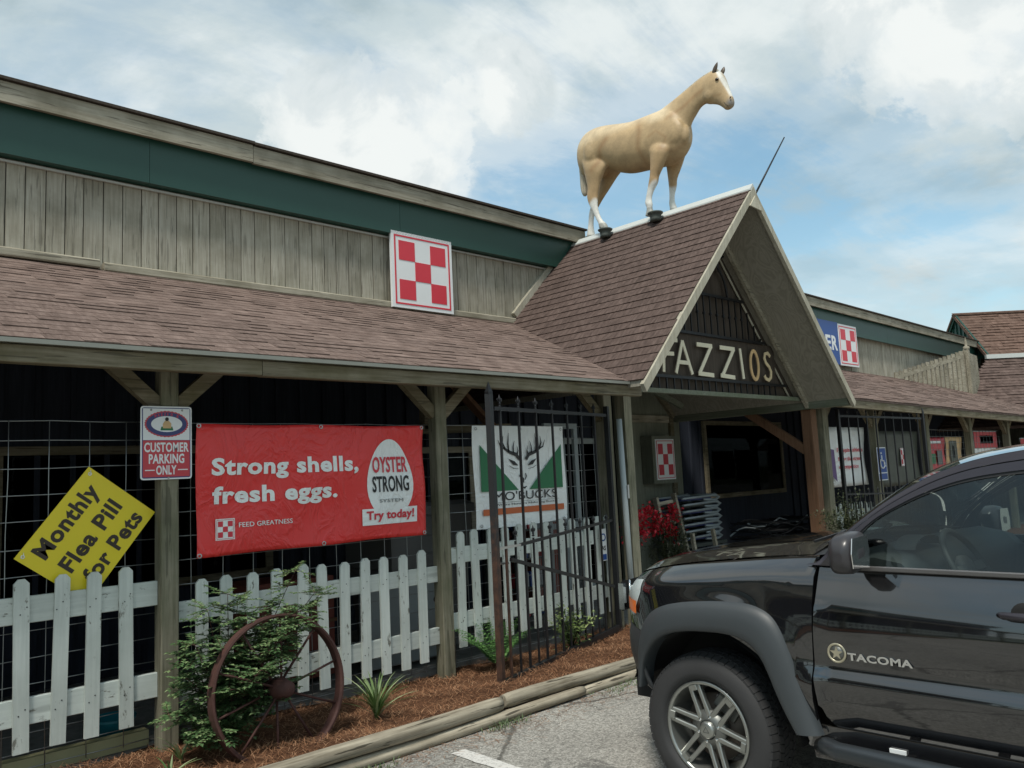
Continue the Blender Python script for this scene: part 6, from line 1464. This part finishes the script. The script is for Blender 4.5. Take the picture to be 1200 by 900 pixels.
def greenhouse():
    O_ = smooth_poly(GO); I_ = smooth_poly(GI); n = len(O_)
    def f(mx, sd):
        # outer rail, drip groove, door frame, seal
        def band(k0, k1, x_off, nm, mat, w=3):
            P = []
            for (so, zo), (si, zi) in zip(O_, I_):
                row = []
                for j in range(w + 1):
                    k = k0 + (k1 - k0) * j / w; s = so + (si - so) * k; z = zo + (zi - zo) * k; row.append(TP(s, mx(gx(z) + x_off + (.012 * (1 - j / w) ** 2 if k0 == 0 else 0)), z))
                P.append(row)
            m = MB(); m.grid(P); o = m.build(nm, M[mat], T); return o
        band(0.0, .40, 0, 'roof_rail', 'pillar_paint'); band(.40, .455, .010, 'door_seal', 'seal_rubber', 1); band(.455, .86, -.002, 'door_frame', 'pillar_paint'); band(.86, 1.02, .004, 'window_seal', 'seal_rubber', 1)
        # glass
        P = []
        top = [(s, z) for s, z in I_]
        def ztop(s): return interp(s, sorted(top)) if s > .80 else 1.262
        for nm, s0, s1 in (('front_window', .802, 1.66), ('rear_window', 1.76, 2.654)):
            P = []
            for i in range(31):
                s = s0 + (s1 - s0) * i / 30; zt = ztop(s); P.append([TP(s, mx(gx(1.25 + (zt - 1.25) * j / 8) + .012), 1.25 + (zt - 1.25) * j / 8) for j in range(9)])
            m = MB(); m.grid(P); m.build(nm, M['car_glass'], T)
        m = MB(); P = [[TP(s, mx(gx(z) + .003), z) for z in np.linspace(1.25, 1.672, 6)] for s in (1.655, 1.71, 1.765)]; m.grid(P); m.build('centre_pillar', M['seal_rubber'], T)
        m = MB(); m.cbox(TP((.80 + 2.66) / 2, mx(XS + .060), 1.258), (YA, XA, ZA), .93, .010, .011, .004); m.build('belt_trim', M['belt_trim'], T)
        # mirror triangle and mirror
        m = MB(); m.prism([(.665, 1.262), (.835, 1.262), (.838, 1.40), (.80, 1.40)], (mx(XS + .060), AX, 0), (0, -1, 0), ZA, XA, .014 * sd); m.build('mirror_base', M['mirror_shell'], T)
        m = MB(); R = []
        for k, (dx, sc) in enumerate(((.075, .30), (.04, .62), (.00, .90), (-.05, 1.0), (-.11, 1.0), (-.155, .88), (-.178, .55), (-.185, .2))):
            ring = []
            for j in range(20):
                a = 2 * math.pi * j / 20; ca, sa = math.cos(a), math.sin(a); e = .72; ex_ = abs(ca) ** e * (1 if ca > 0 else -1); ez_ = abs(sa) ** e * (1 if sa > 0 else -1)
                ring.append(TP(.862 + ex_ * .052 * sc + (.018 if ex_ > 0 else 0), mx(XS + .0 + dx), 1.352 + ez_ * .088 * sc + dx * .12))
            R.append(ring)
        m.rings(R); m.build('side_mirror', M['mirror_shell'], T)
        m = MB(); m.prism([(-.16, -.062), (.00, -.072), (.012, .0), (.0, .070), (-.15, .066), (-.168, 0)], TP(.927, mx(XS - .005 - .0), 1.345), XA * sd, ZA, (0, -1, 0), .004); m.build('mirror_glass', M['chrome'], T)
        # handle
        m = MB(); P = []
        for hs in (1.43, 2.50):
            m = MB(); m.lathe([(.001, 0), (.035, .0), (.052, .006), (.055, .010)], TP(hs + .085, mx(XS + side_in(1, 1.10) - .004), 1.102), (sd, 0, 0), 20); m.build('handle_cup', M['liner_black'], T)
            m = MB(); m.tube([TP(hs, mx(XS - .008), 1.108), TP(hs + .02, mx(XS - .030), 1.110), TP(hs + .10, mx(XS - .036), 1.110), TP(hs + .18, mx(XS - .030), 1.106), TP(hs + .20, mx(XS + .006), 1.104)], [.010, .015, .017, .015, .010], 8); m.build('door_handle', M['pillar_paint'], T)
    both(f)
    # windscreen, roof, back glass between the two rails
    def cross(i0, i1, nm, mat, bulge_s):
        P = []
        for (s, z) in O_[i0:i1 + 1]:
            row = []
            for k in range(25):
                t = -1 + 2 * k / 24; x0 = gx(z) + .010; row.append(TP(s - bulge_s * (1 - t * t), XC + (XC - x0) * t, z + (.028 if nm == 'roof' else .02) * (1 - t ** 4) * min(1, max(0, (z - 1.3) / .3))))
            P.append(row)
        m = MB(); m.grid(P); return m.build(nm, M[mat], T)
    cross(3, 21, 'windscreen', 'car_glass', .16); cross(21, 39, 'roof', 'car_paint', .10 * 0 + .16 * .0 + .16); cross(39, 48, 'back_window', 'car_glass', -.06)
greenhouse()
# badge
def badge():
    sb, zb = .735, .8755; y = AX - sb; x = XS + side_in(.74, .875) - .004; b = empty_child = None
    m = MB(); m.lathe([(.034, 0), (.036, .004), (.043, .004), (.045, 0)], (x, y, zb), (-1, 0, 0), 32); o = m.build('round_badge', M['badge_tan'], T)
    m = MB(); m.lathe([(.001, .0016), (.034, .0016), (.034, 0)], (x, y, zb), (-1, 0, 0), 28); m.build('badge_ground', M['alloy_dark'], o)
    pts = [((.031 if k % 2 == 0 else .0125) * math.sin(k * math.pi / 5), (.031 if k % 2 == 0 else .0125) * math.cos(k * math.pi / 5)) for k in range(10)]
    m = MB(); m.prism(pts, (x - .002, y, zb), (0, -1, 0), ZA, (-1, 0, 0), .003); m.build('badge_star', M['badge_tan'], o)
    text('badge_lettering', 'TACOMA', (XS + side_in(.9, .865) - .003, AX - .785, .850), (0, -1, 0), ZA, .034, .285, 'chrome', T, .035, .004, shear=0.0)
badge()
m = MB(); m.tube([TP(.60, XS + .06, .43), TP(.66, XS - .01, .455), TP(.74, XS - .06, .46), TP(1.5, XS - .07, .46), TP(2.5, XS - .07, .46), TP(2.62, XS, .45)], .040, 12); m.build('side_step', M['tube_step'], T)
m = MB(); m.tube([TP(.60, 2 * XC - XS - .06, .43), TP(.74, 2 * XC - XS + .06, .46), TP(2.5, 2 * XC - XS + .07, .46), TP(2.62, 2 * XC - XS, .45)], .040, 12); m.build('side_step', M['tube_step'], T)
for s in (1.0, 1.35, 1.9): m = MB(); m.box(XS - .075, XS + .10, AX - s - .02, AX - s + .02, .445, .462); m.build('step_bracket', M['liner_black'], T)
m = MB(); m.box(XS - .01 + .03, XS + .03, AX - 1.0, AX - .93, .475, .492); m.build('sill_sticker', M['sign_white'], T)

def wheel(c_s, sd, tread_dir=1):
    xo = XS + .037 if sd == 1 else 2 * XC - XS - .037; ax = Vector((-sd, 0, 0)); c = TP(c_s - .025, xo, .388)
    if sd == 1 and c_s < 1: pass
    Wt = .255; Rt = .388; Rr = .243
    w = MB(); w.lathe([(.05, -.10), (.09, -.09), (.10, -.03), (.05, -.02)], c, ax, 24); w = w.build('wheel', M['alloy_dark'], T)
    # along > 0 is outward
    prof = [(Rr, -Wt + .03), (Rr + .015, -Wt + .012), (.30, -Wt), (.355, -Wt + .012), (.376, -Wt + .04), (.378, -.04), (.372, -.018), (.356, -.006), (.345, .001), (.32, .008), (.29, .009), (.265, .004), (.262, -.004), (Rr + .008, -.012), (Rr, -.022)]
    m = MB(); m.lathe(prof, c, ax, 96); m.build('tyre', M['tyre_rubber'], w)
    # tread blocks: two shoulder rows and three centre ribs
    m = MB(); n = 58
    a_ = ax; b_ = Vector((0, 1, 0)); c_ = ZA
    def blk(a0, a1, h0, h1, r0, r1, sk=0.0, rin=.366):
        vs = []
        for r in (rin, None):
            for (aa, hh) in ((a0, h0), (a1, h0), (a1 + sk, h1), (a0 + sk, h1)):
                rr = rin if r else (r0 if hh == h0 else r1); vs.append(c + a_ * hh + (b_ * math.cos(aa) + c_ * math.sin(aa)) * rr)
        m.add(vs, [(4, 5, 6, 7), (0, 1, 5, 4), (1, 2, 6, 5), (2, 3, 7, 6), (3, 0, 4, 7)])
    for i in range(n):
        a = 2 * math.pi * i / n; da = 2 * math.pi / n
        blk(a, a + da * .86, -.010, -.055, .374, .387, .00, .35); blk(a + .03, a + .03 + da * .86, -.062, -.100, .388, .389, .03); blk(a, a + da * .88, -.107, -.145, .389, .389, -.03)
        blk(a + .04, a + .04 + da * .86, -.152, -.190, .389, .388, .03); blk(a, a + da * .86, -.197, -.245, .387, .374, .0, .35)
    m.build('tread', M['tyre_rubber'], w, kind='stuff')
    # rim barrel with stepped lip
    m = MB(); m.lathe([(Rr + .004, -.020), (Rr + .006, -.008), (Rr - .002, -.004), (Rr - .012, -.006), (Rr - .016, -.014), (Rr - .020, -.05), (Rr - .045, -.12), (Rr - .045, -.20)], c, ax, 72); m.build('rim', M['alloy'], w)
    # six split spokes
    m = MB()
    def P(r, a, h): return c + ax * h + (b_ * math.cos(a) * sd + c_ * math.sin(a)) * r
    for k in range(6):
        a = 2 * math.pi * k / 6 + rad(12)
        for q in (-1, 1):
            i0 = P(.060, a + q * .50, -.024); o0 = P(Rr - .014, a + q * .115, -.014); d = (o0 - i0).normalized(); s_ = d.cross(ax).normalized(); 
            ring = []
            for p_, w_, dp in ((i0, .015, .030), (i0.lerp(o0, .5), .0115, .026), (o0, .012, .030)):
                ring.append([p_ - s_ * w_ - ax * dp, p_ - s_ * w_ - ax * .004, p_ - s_ * w_ * .6, p_ + s_ * w_ * .6, p_ + s_ * w_ - ax * .004, p_ + s_ * w_ - ax * dp])
            m.rings(ring, smooth=False)
        # web joining the pair near the rim and recessed floor between them
        f0 = P(.10, a, -.045); f1 = P(Rr - .03, a, -.030); d = (f1 - f0).normalized(); s_ = d.cross(ax).normalized()
        f2 = P(Rr - .04, a, -.016); m.cbox(f2 + d * .012, (d, s_, ax), .014, .022, .010, .003)
    m.build('spokes', M['alloy'], w)
    m = MB(); m.lathe([(.001, .000), (.030, .000), (.040, -.004), (.044, -.014), (.046, -.030), (.066, -.032), (.082, -.040), (.088, -.07), (.001, -.07)], c, ax, 36); m.build('centre_cap', M['alloy'], w)
    m = MB(); tri = [(0, .018), (.017, -.010), (-.017, -.010)]
    for (p0, p1) in zip(tri, tri[1:] + tri[:1]): m.bar(c + ax * .001 + b_ * p0[0] + ZA * p0[1], c + ax * .001 + b_ * p1[0] + ZA * p1[1], .002, .003)
    m.build('cap_emblem', M['alloy_dark'], w)
    for k in range(6):
        a = 2 * math.pi * (k + .5) / 6 + rad(12); m = MB(); m.lathe([(.001, .016), (.008, .014), (.011, .004), (.011, -.03)], P(.063, a, -.034), ax, 6, False); m.build('lug_nut', M['chrome'], w)
    m = MB(); m.lathe([(.04, -.105), (.168, -.105), (.168, -.125), (.04, -.125)], c, ax, 40); m.build('brake_disc', M['disc_rust'], w)
    m = MB(); m.cbox(c - ax * .115 + (b_ * -.6 + ZA * .8).normalized() * .135 * 1, (Vector((0, .8, .6)), ax, Vector((0, -.6, .8))), .07, .035, .04, .01); m.build('brake_caliper', M['alloy_dark'], w)
    m = MB(); m.tube([P(Rr - .03, 1.95, -.03), P(Rr - .055, 1.95, -.012)], .005, 6); m.build('valve_stem', M['seal_rubber'], w)
for cs in (0.0, WB):
    for sd in (1, -1): wheel(cs, sd)

def innards():
    m = MB()
    m.box(XS + .09, 2 * XC - XS - .09, AX - 2.70, AX - .66, .42, .60)
    m.box(XS + .46, 2 * XC - XS - .46, AX - .66, AX + .80, .36, .98)
    m.box(XS + .46, 2 * XC - XS - .46, AX - 4.30, AX - 2.70, .45, .72); m.build('chassis', M['liner_black'], T)
    m = MB(); m.box(XS + .07, XS + .10, AX - 2.70, AX - .66, .58, 1.235); m.box(2 * XC - XS - .10, 2 * XC - XS - .07, AX - 2.70, AX - .66, .58, 1.235); m.build('door_lining', M['dash_plastic'], T)
    m = MB(); m.box(XS + .10, 2 * XC - XS - .10, AX - .72, AX - .58, .6, 1.24); m.build('firewall', M['liner_black'], T)
    m = MB(); R = []
    for x, k in ((XS + .12, .9), (XS + .3, 1), (XC, 1.02), (2 * XC - XS - .3, 1), (2 * XC - XS - .12, .9)):
        R.append([TP(s, x, z * k + (1 - k) * 1.0) for s, z in ((.62, 1.2), (.70, 1.30), (.90, 1.335), (1.02, 1.31), (1.08, 1.24), (1.05, 1.0), (.72, .95))])
    m.rings(R); m.build('dashboard', M['dash_plastic'], T)
    m = MB(); R = [[TP(.93 + ds, XS + .44 + .17 * math.cos(a), 1.325 + .055 * math.sin(a)) for a in np.linspace(0, math.pi, 12)] for ds in (0, .10)]; m.grid(R); m.build('gauge_hood', M['dash_plastic'], T)
    c = TP(1.20, XS + .44, 1.235); ax = Vector((0, -.88, .47)).normalized(); u = XA; w = ax.cross(u).normalized(); m = MB()
    R = []
    for i in range(40):
        a = 2 * math.pi * i / 40; d = u * math.cos(a) + w * math.sin(a); R.append([c + d * (.185 + .015 * math.cos(b)) + ax * .015 * math.sin(b) for b in np.linspace(0, 2 * math.pi, 9)[:-1]])
    m.rings(R, caps=False, closed=True)
    sw = m.build('steering_wheel', M['dash_plastic'], T)
    m = MB(); m.lathe([(.001, .01), (.06, .006), (.07, -.02), (.03, -.06), (.03, -.2)], c, ax, 20)
    for a in (0, math.pi, -math.pi / 2): d = u * math.cos(a) + w * math.sin(a); m.bar(c + d * .05, c + d * .18, .04, .015, up=ax)
    m.build('wheel_hub', M['tote_grey'], sw)
    for sx in (XS + .44, 2 * XC - XS - .44):
        for s0 in (1.62, 2.42):
            st = MB(); R = []
            for z, hw, d0, d1 in ((.72, .24, -.10, .10), (.95, .25, -.04, .10), (1.2, .235, .02, .13), (1.36, .19, .06, .15), (1.41, .12, .08, .14)):
                R.append([TP(s0 + d0 + .02, sx - hw, z), TP(s0 + d0, sx - hw * .6, z), TP(s0 + d0, sx + hw * .6, z), TP(s0 + d0 + .02, sx + hw, z), TP(s0 + d1, sx + hw * .9, z), TP(s0 + d1, sx - hw * .9, z)])
            st.rings(R); st.cbox(TP(s0 - .20, sx, .78), (XA, YA, ZA), .25, .25, .08, .03); b = st.build('seat', M['seat_cloth'], T)
            h = MB(); R = []
            for z, k in ((1.43, .5), (1.45, .9), (1.52, 1), (1.59, .96), (1.625, .7), (1.632, .3)):
                R.append([TP(s0 + .12 + .045 * k * math.sin(a), sx + .125 * k * math.copysign(abs(math.cos(a)) ** .6, math.cos(a)), z) for a in np.linspace(0, 2 * math.pi, 17)[:-1]])
            h.rings(R)
            for q in (-.05, .05): h.tube([TP(s0 + .12, sx + q, 1.38), TP(s0 + .12, sx + q, 1.46)], .006, 6)
            h.build('headrest', M['seat_cloth'], b)
    m = MB(); m.cbox(TP(1.16, XC, 1.64), (XA, YA, ZA), .12, .015, .035, .008); m.build('rear_view_mirror', M['seal_rubber'], T)
    m = MB(); m.grid([[TP(s, XC + (XC - gx(1.7) - .03) * t, 1.715 + .0 * t) for t in np.linspace(-1, 1, 5)] for s in (1.3, 2.0, 2.55)]); m.build('headliner', M['seat_cloth'], T)
    # bed, tailgate, rear bumper
    m = MB(); m.box(XS + .08, 2 * XC - XS - .08, AX - 2.98, AX - 2.92, .7, 1.27); m.build('cab_back', M['car_paint'], T)
    m = MB(); m.box(XS + .10, 2 * XC - XS - .10, AX - 4.32, AX - 2.98, .72, .76)
    for x in (XS + .075, 2 * XC - XS - .075): m.box(x - .03, x + .03, AX - 4.34, AX - 2.75, .76, 1.262)
    m.build('cargo_bed', M['liner_black'], T)
    m = MB(); m.box(XS + .11, 2 * XC - XS - .11, AX - 4.38, AX - 4.33, .66, 1.255); m.build('tailgate', M['car_paint'], T)
    m = MB(); m.cbox((XC, AX - 4.46, .58), (XA, YA, ZA), .90, .08, .09, .025); m.build('rear_bumper', M['bumper_plastic'], T)
    for x in (XS + .09, 2 * XC - XS - .09): m = MB(); m.box(x - .05, x + .05, AX - 4.395, AX - 4.362, .80, 1.12); m.build('tail_lamp', M['sign_red_dull'], T)
    # engine bay mass under the hood so no light leaks through
    m = MB(); m.box(XS + .52, 2 * XC - XS - .52, AX - .60, AX + .78, .36, 1.02); m.build('engine', M['liner_black'], T)
innards()
